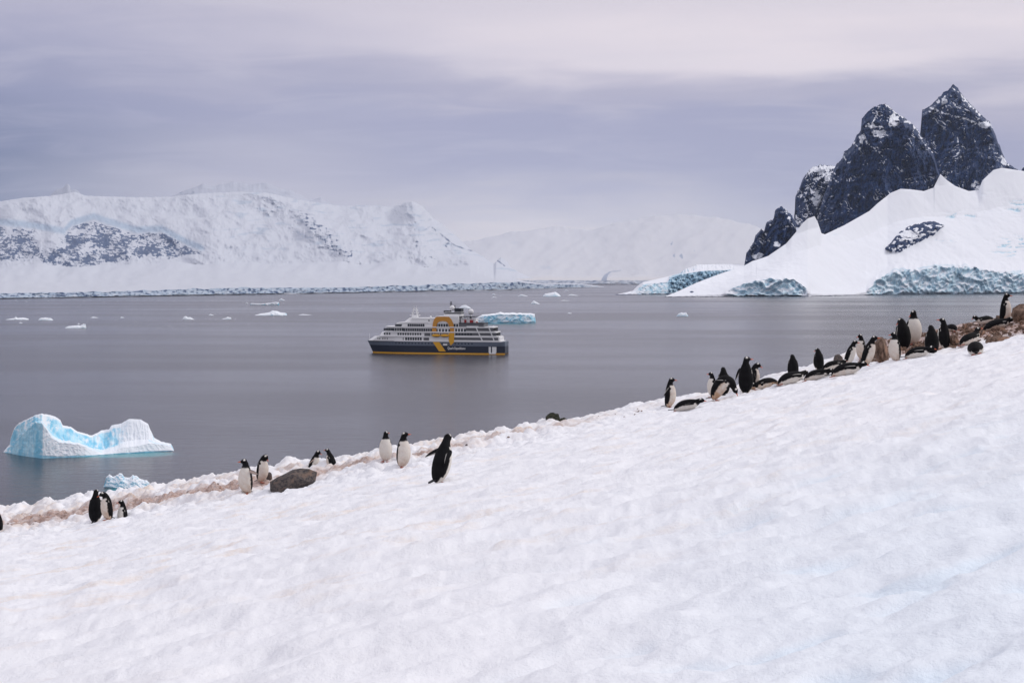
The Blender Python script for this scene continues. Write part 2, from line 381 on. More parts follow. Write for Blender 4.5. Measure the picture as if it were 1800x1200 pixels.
Ys = Ys + inc * cl_amt * 1.2 * perlin(UU / 6.0, TT * 5, 66)
sl = sst(2.0, 2.6, TT) * (1 - sst(4.6, 5.0, TT))
Ys = Ys - sl * (2.6 * fbm(Xm / 210.0, Ds / 260.0, 71, 4) + 0.8 * ridged(Xm / 60, Ds / 60, 73, 3))
cre = 0.75 * blob(UU, Ys, 1690, 378, 38, 9) + 0.9 * blob(UU, Ys, 1790, 360, 26, 18) + 0.95 * blob(UU, Ys, 1780, 432, 42, 20) + 0.5 * blob(UU, Ys, 1660, 420, 34, 12) + 0.5 * blob(UU, Ys, 1735, 340, 20, 6) + 0.5 * blob(UU, Ys, 1468, 413, 14, 4)
crn = sst(0.05, 0.5, fbm(UU / 22.0 + Ys / 30, Ys / 5.0, 81, 4) + 0.1)
Ys = Ys + sl * cre * crn * 3.0
P = to_xyz(us, Ys, Ds); N = normals(P)
ice = inc * cl_amt * (0.62 + 0.5 * sst(-0.4, 0.5, fbm(UU / 16.0, Ys / 8.0, 83, 4))) + cre * crn * 1.0
ice = ice * (1 - 0.5 * sst(0.2, 0.75, N[..., 2]) * inc)
lip2 = 0.5 * np.exp(-((TT - 2.25) / 0.12) ** 2) * cl_amt * sst(0.0, 0.6, perlin(UU / 30.0, TT, 84) + 0.2); ice = ice + lip2
line = sst(shore[None, :] - 1.5 - 1.3 * perlin(UU / 7.0, UU * 0, 87), shore[None, :] - 0.4, Ys) * (0.65 + 0.4 * perlin(UU / 11.0, UU * 0, 88))
ob = blob(UU, Ys, 1248, 483, 9, 2) + blob(UU, Ys, 1262, 480, 7, 2) + 0.8 * blob(UU, Ys, 1216, 513, 5, 2)
rock = line * 1.0 + 0.9 * ob + 0.45 * blob(UU, Ys, 1455, 425, 16, 12) * sst(0.2, 0.6, fbm(UU / 7, Ys / 4, 89, 3))
rock = np.where(TT > 6.0, 0, rock)
# the grey dirty cliff at the foot of the flank
greyc = inc * cl_amt * sst(1280, 1295, UU) * (1 - sst(1405, 1420, UU))
rock = rock + 0.40 * greyc * sst(-0.2, 0.5, fbm(UU / 9.0, Ys / 5.0, 90, 4))
flank = grid_mesh('snow_mountain', P, [rock, ice, rock * 0], M_RIGHT)
tag(flank, 'white snow flank with blue ice cliffs at the waterline below the dark peaks', 'mountain', kind='structure')

# --- right: dark rock peaks
def rock_peak(name, label, sil, base_y, d0, depth, seed, snow_lines, snow_blobs, gen_snow=0.5):
    xs0, xs1 = sil[0][0], sil[-1][0]
    us = np.linspace(xs0, xs1, int((xs1 - xs0) * 1.7) + 8)
    topy = curve(sil)(us) + 1.6 * fbm(us / 9.0, us * 0, seed, 2, 0.65) + 1.5 * np.round(1.6 * perlin(us / 4.0, us * 0, seed + 1)) * 0.7 + 0.9 * perlin(us / 2.0, us * 0, seed + 2)
    h = base_y - topy
    e = np.minimum(us - xs0, xs1 - us); side = np.minimum(1, e / (0.25 * (xs1 - xs0)))    # rounded flanks
    bulge = depth * (1 - np.sqrt(np.clip(side, 0, 1)))
    dtop = d0 + depth * 0.75 + bulge * 0.2
    Ys, Ds, T = loft2(us, [(np.full_like(us, base_y), d0 + bulge, 1, 1), (topy, dtop, int(np.max(h) * 1.5), 0.9), (topy + 6, dtop + depth * 0.3, 5, 1), (np.full_like(us, base_y), dtop + depth * 1.2, 10, 1)])
    UU = np.broadcast_to(us, Ys.shape); TT = np.broadcast_to(T[:, None], Ys.shape)
    front = sst(0, 0.04, TT) * (1 - sst(0.93, 1.0, TT) * 0.85)
    mx = UU * 2.3; my = Ys * 2.3
    r1 = ridged((mx + my * 0.35) / 130.0, (my - 0.45 * mx) / 260.0, seed + 3, 5, 0.55)
    r2 = ridged((mx + my * .1) / 34.0, my / 62.0, seed + 7, 4, 0.55)
    st = perlin((mx * 0.3 + my) / 24.0, (mx - 0.3 * my) / 90.0, seed + 11)
    dis = -110 * r1 - 34 * r2 - 22 * np.abs(st)
    Ds = Ds + front * dis
    P = to_xyz(us, Ys, Ds); N = normals(P)
    ledge = sst(0.36, 0.72, N[..., 2] + 0.25 * fbm(UU / 6, Ys / 4, seed + 15, 3))
    wx = 9 * fbm(UU / 30, Ys / 30, seed + 41, 2); wy = 9 * fbm(UU / 30, Ys / 30, seed + 43, 2)
    fl = sst(0.46, 0.60, fbm((UU - Ys * 0.4 + wx) / 10.0, (Ys - 0.42 * UU + wy * 1.6) / 3.4, seed + 19, 4, 0.7) * 0.9)
    zone = sst(-0.05, 0.40, fbm(UU / 34, Ys / 34, seed + 23, 3))
    snow = np.maximum(ledge * gen_snow, fl * sst(0.85 - gen_snow, 1.15 - gen_snow, 0.25 + 0.75 * zone))
    wob = 2.6 * fbm(UU / 5, Ys / 5, seed + 27, 4, 0.7) + 1.2
    for pts, wd in snow_lines:
        snow = np.maximum(snow, sst(wd + 0.9, wd - 0.9, polyd(UU, Ys, pts) + wob))
    for (cx, cy, rx, ry, am) in snow_blobs:
        g = blob(UU, Ys, cx, cy, rx, ry) * am
        snow = np.maximum(snow, g * sst(-0.25, 0.25, fbm(UU / 9, Ys / 7, seed + 31, 4) + g - 0.45))
    snow = np.clip(snow, 0, 1); snow = np.where(TT > 1.0, 0.8, snow)
    o = grid_mesh(name, P, [1 - snow, snow * 0, snow * 0], M_ROCK, smooth=False)
    return tag(o, label, 'mountain', kind='structure')
rock_peak('rock_peak', 'tallest dark pointed rock peak with a snowy ledge under its summit',
          [(1612, 330), (1616, 262), (1618, 229), (1621, 193), (1634, 188), (1647, 174), (1662, 161), (1671, 155), (1675, 147), (1684, 155), (1694, 171), (1711, 188), (1729, 206), (1741, 216), (1749, 235), (1761, 267), (1770, 287), (1787, 297), (1797, 305), (1806, 325)],
          350, 7350, 330, 100, [([(1634, 189), (1660, 199), (1690, 207), (1715, 217), (1738, 216)], 2.2), ([(1690, 168), (1704, 184), (1722, 202)], 2.0), ([(1741, 218), (1752, 238)], 1.2), ([(1690, 215), (1697, 238), (1690, 262)], 1.1), ([(1665, 305), (1685, 298)], 0.9), ([(1760, 275), (1775, 293)], 1.8), ([(1672, 154), (1690, 166)], 1.2)],
          [(1716, 326, 12, 10, 0.9), (1730, 220, 14, 10, 1.0), (1655, 178, 16, 8, 0.8), (1765, 285, 8, 10, 0.9)], 0.42)
rock_peak('rock_peak', 'broad dark rock peak with a snow streaked top beside the tallest peak',
          [(1434, 425), (1438, 385), (1446, 350), (1460, 312), (1470, 289), (1481, 279), (1484, 266), (1496, 258), (1504, 242), (1513, 229), (1515, 209), (1522, 200), (1534, 190), (1545, 184), (1558, 183), (1572, 196), (1589, 207), (1604, 217), (1615, 232), (1630, 252), (1641, 270), (1647, 293), (1653, 308), (1656, 350)],
          430, 6750, 330, 200, [([(1558, 184), (1572, 197), (1590, 208)], 2.4), ([(1545, 186), (1540, 205), (1532, 218)], 1.8), ([(1518, 236), (1524, 252), (1546, 268)], 1.6), ([(1614, 233), (1622, 250), (1640, 268)], 1.5), ([(1500, 250), (1512, 262)], 1.6), ([(1506, 336), (1524, 352)], 1.0), ([(1478, 358), (1492, 371)], 0.9), ([(1582, 280), (1596, 283)], 0.8), ([(1628, 333), (1645, 322)], 1.2), ([(1605, 219), (1616, 233)], 1.4)],
          [(1570, 212, 13, 14, 1.1), (1545, 232, 15, 13, 1.0), (1530, 222, 12, 8, 0.9), (1515, 245, 10, 12, 0.8), (1600, 215, 14, 6, 0.9)], 0.40)
rock_peak('rock_peak', 'snow dusted dark rock shoulder left of the broad peak',
          [(1394, 395), (1397, 372), (1398, 346), (1404, 333), (1410, 317), (1417, 305), (1429, 293), (1440, 291), (1452, 290), (1470, 293), (1478, 300), (1484, 330)],
          400, 7150, 200, 300, [([(1404, 334), (1415, 350), (1421, 372)], 1.8), ([(1440, 300), (1462, 318), (1464, 334)], 1.5), ([(1444, 345), (1436, 366)], 2.0)],
          [(1440, 300, 22, 9, 1.0), (1436, 350, 14, 16, 0.95), (1455, 312, 14, 12, 0.7)], 0.62)
rock_peak('rock_peak', 'small jagged dark rock tooth at the low end of the ridge',
          [(1304, 480), (1308, 467), (1312, 445), (1325, 424), (1328, 413), (1338, 404), (1343, 406), (1347, 391), (1360, 384), (1363, 370), (1372, 362), (1382, 369), (1392, 378), (1397, 389), (1400, 407), (1404, 425)],
          480, 5950, 150, 400, [([(1344, 408), (1351, 424)], 1.3), ([(1380, 372), (1392, 392), (1398, 402)], 1.0), ([(1378, 398), (1396, 398)], 0.9)],
          [(1366, 430, 8, 8, 0.9), (1333, 450, 14, 7, 1.1), (1388, 385, 8, 8, 0.7)], 0.40)
rock_peak('rock_peak', 'tip of a dark rock standing in the snow right of the tallest peak',
          [(1793, 312), (1796, 298), (1802, 292), (1815, 280), (1840, 296), (1850, 312)], 320, 7700, 120, 450, [], [], 0.4)
# rock outcrop in the flank
us = np.arange(1556, 1660, 0.7)
cy = curve([(1556, 437), (1567, 434), (1600, 415), (1620, 407), (1660, 396)])(us); ry = curve([(1556, 2), (1566, 9), (1580, 20), (1596, 21), (1615, 19), (1640, 15), (1652, 6), (1660, 2)])(us)
fd = np.interp(us, np.concatenate([np.arange(1168, 1830, 1.0), np.arange(1830, 2700, 8.0)]), dc)
fs = np.interp(us, np.concatenate([np.arange(1168, 1830, 1.0), np.arange(1830, 2700, 8.0)]), ds)
Ys, Ds, T = loft2(us, [(cy + ry, us * 0 + 5900.0, 1, 1), (cy - ry, us * 0 + 5990.0, 60, 1)])
UU = np.broadcast_to(us, Ys.shape); TT = np.broadcast_to(T[:, None], Ys.shape)
# stand it on the snow flank: take the flank's own distance at each pixel
fl_us = P_us = None
FP = np.array([v.co[:] for v in flank.data.vertices]).reshape(-1, 3)
nb_rows = FP.shape[0] // 771 if FP.shape[0] % 771 == 0 else None
ncol = len(np.concatenate([np.arange(1168, 1830, 1.0), np.arange(1830, 2700, 8.0)])); FP = FP.reshape(-1, ncol, 3)
fpy = YH - FP[..., 2] / FP[..., 1] * F
def flank_d(xx, yy):
    ci = int(np.clip(round(xx - 1168), 0, 661)); col = fpy[40:150, ci]; dcol = FP[40:150, ci, 1]
    o = np.argsort(col); return np.interp(yy, col[o], dcol[o])
Ds = np.vectorize(flank_d)(UU, Ys)
edge = np.clip(1 - np.abs((Ys - cy[None, :]) / (ry[None, :] + 0.01)) ** 2, 0, 1) * np.clip(ry / 8.0, 0, 1)[None, :]
Ds = Ds + 14 - edge * 60 - edge * 30 * ridged(UU / 14, Ys / 12, 501, 4)
P2 = to_xyz(us, Ys, Ds)
sn = sst(0.05, 0.35, fbm(UU / 8, Ys / 5, 503, 4) + 1.5 * blob(UU, Ys, 1597, 413, 14, 8) - 0.10) 
sn = np.maximum(sn, sst(0.30, 0.06, edge + 0.35 * fbm(UU / 5, Ys / 5, 507, 3)))
o = grid_mesh('rock_outcrop', P2, [1 - sn, sn * 0, sn * 0], M_ROCK)
tag(o, 'dark rock outcrop breaking through the snow flank under the peaks', 'rock', kind='structure')

# --- right: glacier tongue with seracs beside the flank
us = np.concatenate([np.arange(1082, 1345, 0.7)])
top = curve([(1082, 517.5), (1100, 514), (1112, 511), (1120, 503), (1130, 496), (1165, 488), (1196, 480), (1200, 476), (1206, 472), (1222, 467), (1224, 465), (1240, 464.5), (1262, 464), (1285, 464), (1308, 466), (1345, 470)])(us)
jag = sst(1190, 1200, us) * (1 - sst(1280, 1300, us))
top = top + jag * 1.2 * np.abs(perlin(us / 5.0, us * 0, 3)) 
shore = curve([(1082, 518.3), (1200, 517), (1345, 516)])(us)
wall = np.minimum(curve([(1082, 1), (1108, 3), (1118, 8), (1130, 18), (1174, 22), (1178, 28), (1195, 34), (1230, 40), (1345, 44)])(us), (shore - top) * 0.92)
ds = sea_d(shore)
Ys, Ds, T = loft2(us, [(shore + 4, ds, 1, 1), (shore, ds, 1, 1), (shore - wall, ds + 40, 46, 1), (top, ds + curve([(1082, 60), (1170, 500), (1345, 700)])(us), 40, 1), (top + 20, ds + 1200, 4, 1), (shore + 6, ds + 2000, 4, 1)])
UU = np.broadcast_to(us, Ys.shape); TT = np.broadcast_to(T[:, None], Ys.shape)
sr = sst(1172, 1182, UU)
blk = np.floor(perlin(UU / 7.0, Ys / 6.0, 33) * 4) / 4 + 0.7 * np.floor(perlin(UU / 3.2, Ys / 3.6, 35) * 3) / 3
win = sst(1.0, 1.1, TT) * (1 - sst(2.85, 3.0, TT))
Ds = Ds - win * (sr * 34 * blk + (1 - sr) * 12 * ridged(UU / 14, Ys / 8, 37, 3) * (1 - sst(2.0, 2.1, TT)))
P = to_xyz(us, Ys, Ds); N = normals(P)
ice = (sst(1.0, 1.1, TT) * (1 - sst(1.95, 2.1, TT))) * np.clip(wall / 14, 0, 1)[None, :] * (0.6 + 0.35 * sr) + sr * (TT > 2) * (TT < 2.95) * sst(0.75, 0.35, N[..., 2]) * 0.9
ice = ice * (0.7 + 0.5 * sst(-0.4, 0.4, fbm(UU / 9, Ys / 6, 39, 3)))
line = sst(shore[None, :] - 2.0 - 1.2 * perlin(UU / 6.0, UU * 0, 47), shore[None, :] - 0.4, Ys) * (1 - 0.7 * sr)
o = grid_mesh('glacier', P, [line, ice, ice * 0], M_RIGHT, smooth=False)
tag(o, 'broken blue glacier tongue with seracs ending at the water', 'glacier', kind='structure')

# --- left: the long white coast
def coast(name, label, us, top, shore, dshore, drock, dcrest, apron, cliffpx, seed, rock_fn, mat, amp=1.0, rows=(22, 30, 130), ridges=()):
    kk = np.exp(-0.5 * (np.arange(-45, 46) / 16.0) ** 2); kk /= kk.sum(); ts = np.convolve(np.pad(top, 45, 'edge'), kk, 'valid')
    csm2 = shore - np.convolve(np.pad(cliffpx, 60, 'edge'), np.ones(121) / 121.0, 'valid') - 2.2; csm2 = np.clip(csm2, shore - apron * 0.95, shore - cliffpx - 0.2)
    tmid = np.maximum((shore - apron) + (ts - (shore - apron)) * 0.88, top + 0.05 * (shore - apron - top))
    Ys, Ds, T = loft2(us, [(shore + 4, dshore, 1, 1), (shore, dshore, 1, 1), (shore - cliffpx, dshore + 60, rows[0], 1), (csm2, dshore + 420, 7, 1), (shore - apron, drock, rows[1], 1), (tmid, drock + (dcrest - drock) * 0.88, int(rows[2] * 0.8), 1.1), (top, dcrest, int(rows[2] * 0.2), 1.0), (top + 10, dcrest + 700, 5, 1), (shore + 8, dcrest + 4000, 5, 1)])
    UU = np.broadcast_to(us, Ys.shape); TT = np.broadcast_to(T[:, None], Ys.shape)
    Xm = (UU - 900) / F * Ds
    inc = sst(1.0, 1.2, TT) * (1 - sst(1.95, 2.15, TT))
    Ds = Ds - inc * (26 * ridged(Xm / 110.0, TT * 0.8, seed, 4) + 9 * ridged(Xm / 30.0, TT * 2, seed + 2, 3))
    sl = sst(3.0 + 0.5 * perlin(UU / 30.0, UU * 0, seed + 51), 4.3, TT) * (1 - sst(5.55, 6.0, TT))
    hgt = (shore - apron - top)[None, :]
    vv = (Ys - top[None, :]) / (hgt + 1)
    Ys = Ys + amp * sl * np.clip(hgt / 90, 0.15, 1) * (-8.0 * fbm(UU / 75.0 + Ys / 90.0, Ys / 48.0, seed + 5, 3) - 2.2 * ridged((UU - 0.6 * Ys) / 60.0, Ys / 30.0, seed + 9, 4, 0.36))
    for pts, wd, am in ridges: Ds = Ds - sl * am * 0.55 * np.exp(-np.abs(polyd(UU + 7 * fbm(UU / 14, Ys / 14, 811, 3), Ys + 5 * fbm(UU / 14, Ys / 14, 813, 3), pts) / (wd * 1.25)) ** 1.7)
    ap = sst(2.3, 2.8, TT) * (1 - sst(4.2, 4.6, TT)) * np.clip(apron / 40, 0, 1)[None, :]
    Ys = Ys - ap * (2.2 * fbm(UU / 90.0, TT * 3.2, seed + 31, 3) + 0.8 * ridged(UU / 70.0 + TT, TT * 9.0, seed + 33, 3))
    Ds = Ds - amp * sl * 150 * ridged((UU - 0.5 * Ys) / 55.0, Ys / 45.0, seed + 13, 4) 
    P = to_xyz(us, Ys, Ds); N = normals(P)
    rock, ice = rock_fn(UU, Ys, TT, N, vv)
    ice = ice + inc * np.clip(cliffpx / 5, 0, 1)[None, :] * (0.55 + 0.5 * sst(-0.3, 0.5, fbm(UU / 9, Ys / 4, seed + 21, 3)))
    rock = np.maximum(rock, inc * np.clip(cliffpx / 5, 0, 1)[None, :] * (0.44 + 0.22 * fbm(UU / 7, Ys / 3.5, seed + 25, 3)))
    rock = np.where(TT > 6, 0, rock)
    return tag(grid_mesh(name, P, [rock, ice, rock * 0], mat), label, 'mountain', kind='structure')
def rocky_left(UU, Ys, TT, N, vv):
    lay = fbm((UU + 1.2 * Ys) / 15.0, (Ys - 0.12 * UU) / 3.6, 601, 5, 0.6); vert = -0.3 + 0.8 * ridged((UU - 0.4 * Ys) / 9.0, Ys / 20.0, 603, 4); n3 = fbm(UU / 28.0, Ys / 16.0, 605, 3)
    up = curve([(0, 396), (60, 402), (112, 412), (125, 398), (165, 386), (190, 395), (240, 410), (285, 408), (330, 432), (372, 448)])(UU)
    lo = curve([(0, 462), (60, 462), (115, 474), (160, 470), (250, 460), (300, 458), (345, 450), (372, 448)])(UU)
    band = sst(up - 4, up + 5, Ys) * (1 - sst(lo - 9, lo + 5, Ys)) * (1 - sst(352, 372, UU))
    band = band * (1 - 0.75 * blob(UU, Ys, 85, 418, 24, 22))
    fine = fbm((UU - Ys) / 4.5, Ys / 3.0, 607, 3, 0.8)
    rock = band * (0.50 + 0.50 * (lay * 0.45 + vert * 0.50 + n3 * 0.55 + fine * 0.55))
    spots = 1.0 * blob(UU, Ys, 536, 385, 26, 12) + 1.0 * blob(UU, Ys, 585, 430, 22, 16) + 0.85 * blob(UU, Ys, 556, 408, 22, 14) + 0.9 * blob(UU, Ys, 642, 430, 10, 6) + 1.0 * blob(UU, Ys, 733, 430, 9, 16) + 0.9 * blob(UU, Ys, 762, 452, 18, 8) + 0.9 * blob(UU, Ys, 800, 455, 16, 8) + 1.0 * blob(UU, Ys, 785, 430, 14, 8) + 0.7 * blob(UU, Ys, 610, 446, 12, 8)
    diag = np.exp(-(polyd(UU, Ys, [(505, 362), (560, 400), (600, 440), (618, 450)]) / 12.0) ** 2)
    edge = np.exp(-(polyd(UU, Ys, [(760, 400), (800, 432), (832, 442)]) / 3.5) ** 2) + np.exp(-(polyd(UU, Ys, [(872, 456), (888, 468)]) / 3.0) ** 2)
    rock = np.maximum(rock, np.clip(spots + 0.7 * diag, 0, 1) * (0.36 + 0.62 * (vert * 0.8 + lay * 0.4)))
    rock = np.maximum(rock, edge * (0.45 + 0.4 * vert))
    ib = np.exp(-((Ys - up + 6) / 9.0) ** 2) * (1 - sst(350, 372, UU)) * 0.75
    wide = sst(330, 400, UU) * sst(0.0, 0.55, fbm(UU / 34.0, Ys / 7.0, 611, 4)) * 0.50 * sst(3.9, 4.3, TT)
    steep = sst(0.62, 0.30, N[..., 2]) * 0.45 * sst(3.9, 4.3, TT)
    return rock, np.maximum(np.maximum(ib, wide), steep)
us = np.concatenate([np.arange(-260, 0, 3.0), np.arange(0, 1062, 0.9)])
top = curve([(-260, 400), (0, 354), (40, 348), (90, 344), (118, 340), (130, 337), (150, 344), (240, 347), (300, 346), (350, 340), (420, 337), (470, 339), (520, 350), (556, 356), (600, 362), (650, 361), (690, 364), (712, 355), (728, 355), (742, 362), (765, 386), (800, 412), (822, 434), (840, 446), (868, 464), (880, 452), (890, 458), (897, 470), (930, 487), (960, 493), (1000, 491), (1030, 496), (1061, 503)])(us) + 0.8 * fbm(us / 9.0, us * 0, 7, 3)
shore = curve([(-260, 531), (0, 525.5), (240, 521.5), (480, 517.5), (700, 513.5), (900, 510), (1000, 506.5), (1062, 504.5)])(us)
ds = sea_d(shore)
apron = np.minimum(6.0 * perlin(us / 120.0, us * 0, 77) + curve([(-260, 48), (0, 55), (300, 58), (480, 58), (700, 48), (830, 44), (900, 22), (1000, 9), (1062, 3)])(us), (shore - top) * 0.6)
cl_ = np.minimum(curve([(-260, 9), (0, 10), (200, 10), (420, 13), (600, 10), (800, 13), (900, 14), (950, 10), (1062, 3)])(us) * (1 + 0.2 * perlin(us / 22, us * 0, 3)), (shore - top) * 0.5)
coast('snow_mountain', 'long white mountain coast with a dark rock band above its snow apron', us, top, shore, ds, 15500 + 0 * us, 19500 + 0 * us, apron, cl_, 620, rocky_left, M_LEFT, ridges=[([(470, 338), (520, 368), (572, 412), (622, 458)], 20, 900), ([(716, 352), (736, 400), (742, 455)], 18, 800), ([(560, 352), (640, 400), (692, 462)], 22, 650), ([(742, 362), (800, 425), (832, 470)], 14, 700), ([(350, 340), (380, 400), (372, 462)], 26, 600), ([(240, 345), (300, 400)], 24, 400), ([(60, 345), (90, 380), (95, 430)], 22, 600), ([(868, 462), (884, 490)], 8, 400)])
# massif behind it, its top in the cloud, and the little twin horn on the skyline
us = np.arange(250, 640, 1.3)
top = curve([(250, 356), (300, 345), (330, 333), (355, 324), (380, 327), (410, 319), (435, 324), (465, 321), (490, 331), (515, 336), (545, 352), (564, 347), (580, 360), (640, 375)])(us) + 1.6 * fbm(us / 14.0, us * 0, 9, 4)
f0 = lambda UU, Ys, TT, N, vv: (0.75 * (blob(UU, Ys, 316, 338, 5, 3) + blob(UU, Ys, 340, 338, 3, 2)) + 0.6 * blob(UU, Ys, 490, 352, 14, 8) * sst(0, .5, fbm(UU / 6, Ys / 8, 5, 3)), 0.4 * sst(0.1, 0.6, fbm(UU / 22, Ys / 6, 15, 4)))
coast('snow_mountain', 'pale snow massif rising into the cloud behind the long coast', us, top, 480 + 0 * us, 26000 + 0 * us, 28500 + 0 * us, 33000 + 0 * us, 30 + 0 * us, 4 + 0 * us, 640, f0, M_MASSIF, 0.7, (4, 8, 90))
us = np.arange(84, 150, 0.8)
top = curve([(84, 350), (90, 341), (100, 333), (110, 331), (116, 325), (119, 323), (123, 327), (124, 334), (132, 333), (138, 336), (150, 350)])(us)
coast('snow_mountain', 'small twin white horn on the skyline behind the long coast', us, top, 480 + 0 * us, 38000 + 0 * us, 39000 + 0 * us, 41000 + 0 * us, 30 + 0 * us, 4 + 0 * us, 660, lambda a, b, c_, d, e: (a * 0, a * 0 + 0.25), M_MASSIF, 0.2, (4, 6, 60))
# the far head of the bay, almost lost in haze
us = np.arange(760, 1420, 1.6)
top = curve([(760, 440), (850, 418), (900, 408), (980, 398), (1040, 405), (1100, 388), (1150, 380), (1200, 376), (1260, 382), (1330, 398), (1420, 420)])(us) + 2.5 * fbm(us / 26.0, us * 0, 19, 4)
def far_rock(UU, Ys, TT, N, vv):
    v = fbm(UU / 7, Ys / 12, 701, 4)
    r = (blob(UU, Ys, 1193, 452, 16, 10) + 0.8 * blob(UU, Ys, 1180, 425, 8, 12) + 0.8 * blob(UU, Ys, 1225, 440, 18, 8) + 0.6 * blob(UU, Ys, 1110, 425, 8, 5)) * (0.42 + 0.6 * v)
    r = np.maximum(r, blob(UU, Ys, 1064, 490, 4, 8) * 0.75 + np.exp(-(polyd(UU, Ys, [(1058, 492), (1072, 478), (1092, 475)]) / 3) ** 2) * 0.55)
    i = 0.5 * (blob(UU, Ys, 958, 470, 16, 6) + blob(UU, Ys, 905, 427, 14, 5) + blob(UU, Ys, 1065, 485, 10, 8)) + 0.25 * sst(0.1, 0.6, fbm(UU / 26, Ys / 9, 705, 4))
    return r, i
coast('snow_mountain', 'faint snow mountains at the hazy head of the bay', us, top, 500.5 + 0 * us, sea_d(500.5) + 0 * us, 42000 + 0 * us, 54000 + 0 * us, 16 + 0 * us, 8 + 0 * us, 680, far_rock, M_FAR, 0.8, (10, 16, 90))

# ------------------------------------------------------------------ haze (whole air of the bay)
hz = bpy.data.materials.new('haze_air'); hz.use_nodes = True
ht = NT(hz.node_tree); ht.n.clear()
pv_ = ht.new('ShaderNodeVolumePrincipled'); pv_.inputs['Color'].default_value = (0.74, 0.83, 1.0, 1); pv_.inputs['Density'].default_value = 0.95e-5; pv_.inputs['Anisotropy'].default_value = 0.1
ho = ht.new('ShaderNodeOutputMaterial'); ht.l.new(pv_.outputs[0], ho.inputs['Volume'])
hx0, hx1, hy0, hy1, hz0, hz1 = -80000, 80000, -8000, 80000, SEA - 900, 3200
V = [(x, y, z) for x in (hx0, hx1) for y in (hy0, hy1) for z in (hz0, hz1)]
hb = py_mesh('haze', V, [(0, 1, 3, 2), (4, 6, 7, 5), (0, 4, 5, 1), (2, 3, 7, 6), (0, 2, 6, 4), (1, 5, 7, 3)], hz)
tag(hb, 'thin pale sea haze filling the bay', 'haze', kind='stuff')

#@@PART2
# ------------------------------------------------------------------ icebergs
M_ICE = terrain_material('iceberg_ice', (0.84, 0.88, 0.92), (0.52, 0.80, 0.92), (0.24, 0.60, 0.80), (0.17, 0.27, 0.34), (0.26, 0.37, 0.45), 0.10)  # rock slots hold the grey-blue painted as the big berg's shade
def sea_y(d): return YH - SEA * F / d
def berg(name, label, prof, wl, depth, seed, blue=0.4, flat=False, group=None, rough=1.0):
    x0, x1 = prof[0][0], prof[-1][0]; wpx = x1 - x0
    us = np.linspace(x0, x1, int(min(220, max(14, wpx * 2.2))))
    d0 = sea_d(wl); mpp = d0 / F
    tp = curve(prof)(us); h = np.maximum(wl - tp, 0.0)
    h = h * (1 + 0.13 * rough * fbm(us / max(2.0, wpx / 9.0), us * 0 + seed, seed, 3)); h[0] = h[-1] = 0
    e = 2 * (us - x0) / wpx - 1; rd = (1 - np.sqrt(np.clip(1 - e * e, 0, 1))) * depth * 0.5
    d = d0 + rd; db = d0 + depth - rd * 0.9
    n = int(min(40, max(5, h.max() * 2)))
    k = 0.82 if flat else 0.5
    Ys, Ds, T = loft2(us, [(sea_y(d) + 1.5 / mpp, d, 1, 1), (sea_y(d), d + 0.01, 1, 1), (sea_y(d) - h * k, d + depth * (0.03 if flat else 0.16), n, 1), (wl - h, d * 0.5 + db * 0.5, n, 1), (sea_y(db) - h * 0.3, db, max(4, n // 2), 1), (sea_y(db) + 1.5 / mpp, db + 0.1, 1, 1)])
    UU = np.broadcast_to(us, Ys.shape); TT = np.broadcast_to(T[:, None], Ys.shape)
    win = sst(1, 1.2, TT) * (1 - sst(2.8, 3.0, TT))
    q = max(1.5, wpx / 8.0)
    Ds = Ds - win * depth * 0.10 * rough * ridged(UU / q, Ys / q * 1.3, seed + 3, 4)
    P = to_xyz(us, Ys, Ds); N = normals(P)
    ice = blue * win * sst(0.75, 0.25, N[..., 2]) * (0.6 + 0.8 * sst(-0.3, 0.5, fbm(UU / q, Ys / q, seed + 7, 3)))
    ice = ice + (TT < 1.15) * 0.9
    o = grid_mesh(name, P, [ice * 0, ice, ice * 0], M_ICE)
    return tag(o, label, 'iceberg' if name == 'iceberg' else 'ice floe', group)
# the big two-humped berg
us = np.linspace(3, 306.5, 420)
top = curve([(3, 796), (10, 789), (17, 781), (19, 770), (25, 752), (33, 743), (46, 737), (60, 730), (73, 726.5), (88, 729), (98, 732), (106, 738), (110, 747), (125, 750), (136, 758), (148, 761), (161, 765), (170, 761), (178, 756), (192, 754), (196, 747), (213, 744), (227, 735.5), (247, 737), (260, 744), (264, 754), (271, 769), (284, 776), (300, 779), (304, 786), (306.5, 792)])(us) + 0.7 * fbm(us / 5.0, us * 0, 3, 3)
wl = curve([(3, 794), (40, 801), (75, 805.5), (150, 802), (183, 798.5), (306.5, 792)])(us)
fr = curve([(3, 796), (20, 783), (40, 762), (62, 742), (74, 744), (80, 752), (92, 770), (104, 777), (140, 781), (160, 790), (180, 796), (200, 792), (215, 786), (240, 784), (262, 779), (285, 781), (300, 784), (306.5, 792)])(us)
fr = np.clip(fr + 0.8 * fbm(us / 7.0, us * 0, 13, 3), top + 0.4, wl - 0.4)
d = sea_d(wl); slope_in = curve([(3, 1), (60, 1.5), (80, 4), (110, 9), (180, 12), (260, 8), (306, 1)])(us)
Ys, Ds, T = loft2(us, [(wl + 8, d, 1, 1), (wl, d, 1, 1), (fr, d + 1.6, 40, 1), (fr - (fr - top) * 0.22, d + 1.6 + slope_in, 14, 1), (top, d + 3.5 + slope_in * 1.5, 46, 1), (top + 1, d + 8 + slope_in * 1.5, 6, 1), (sea_y(d + 30) + 4, d + 30, 20, 1)])
UU = np.broadcast_to(us, Ys.shape); TT = np.broadcast_to(T[:, None], Ys.shape)
win = sst(1, 1.15, TT) * (1 - sst(3.85, 4.0, TT))
flute = ridged(UU / 7.0, Ys / 40.0, 31, 3) * sst(2.3, 2.6, TT) + 0.6 * ridged(UU / 11.0, Ys / 11.0, 33, 4)
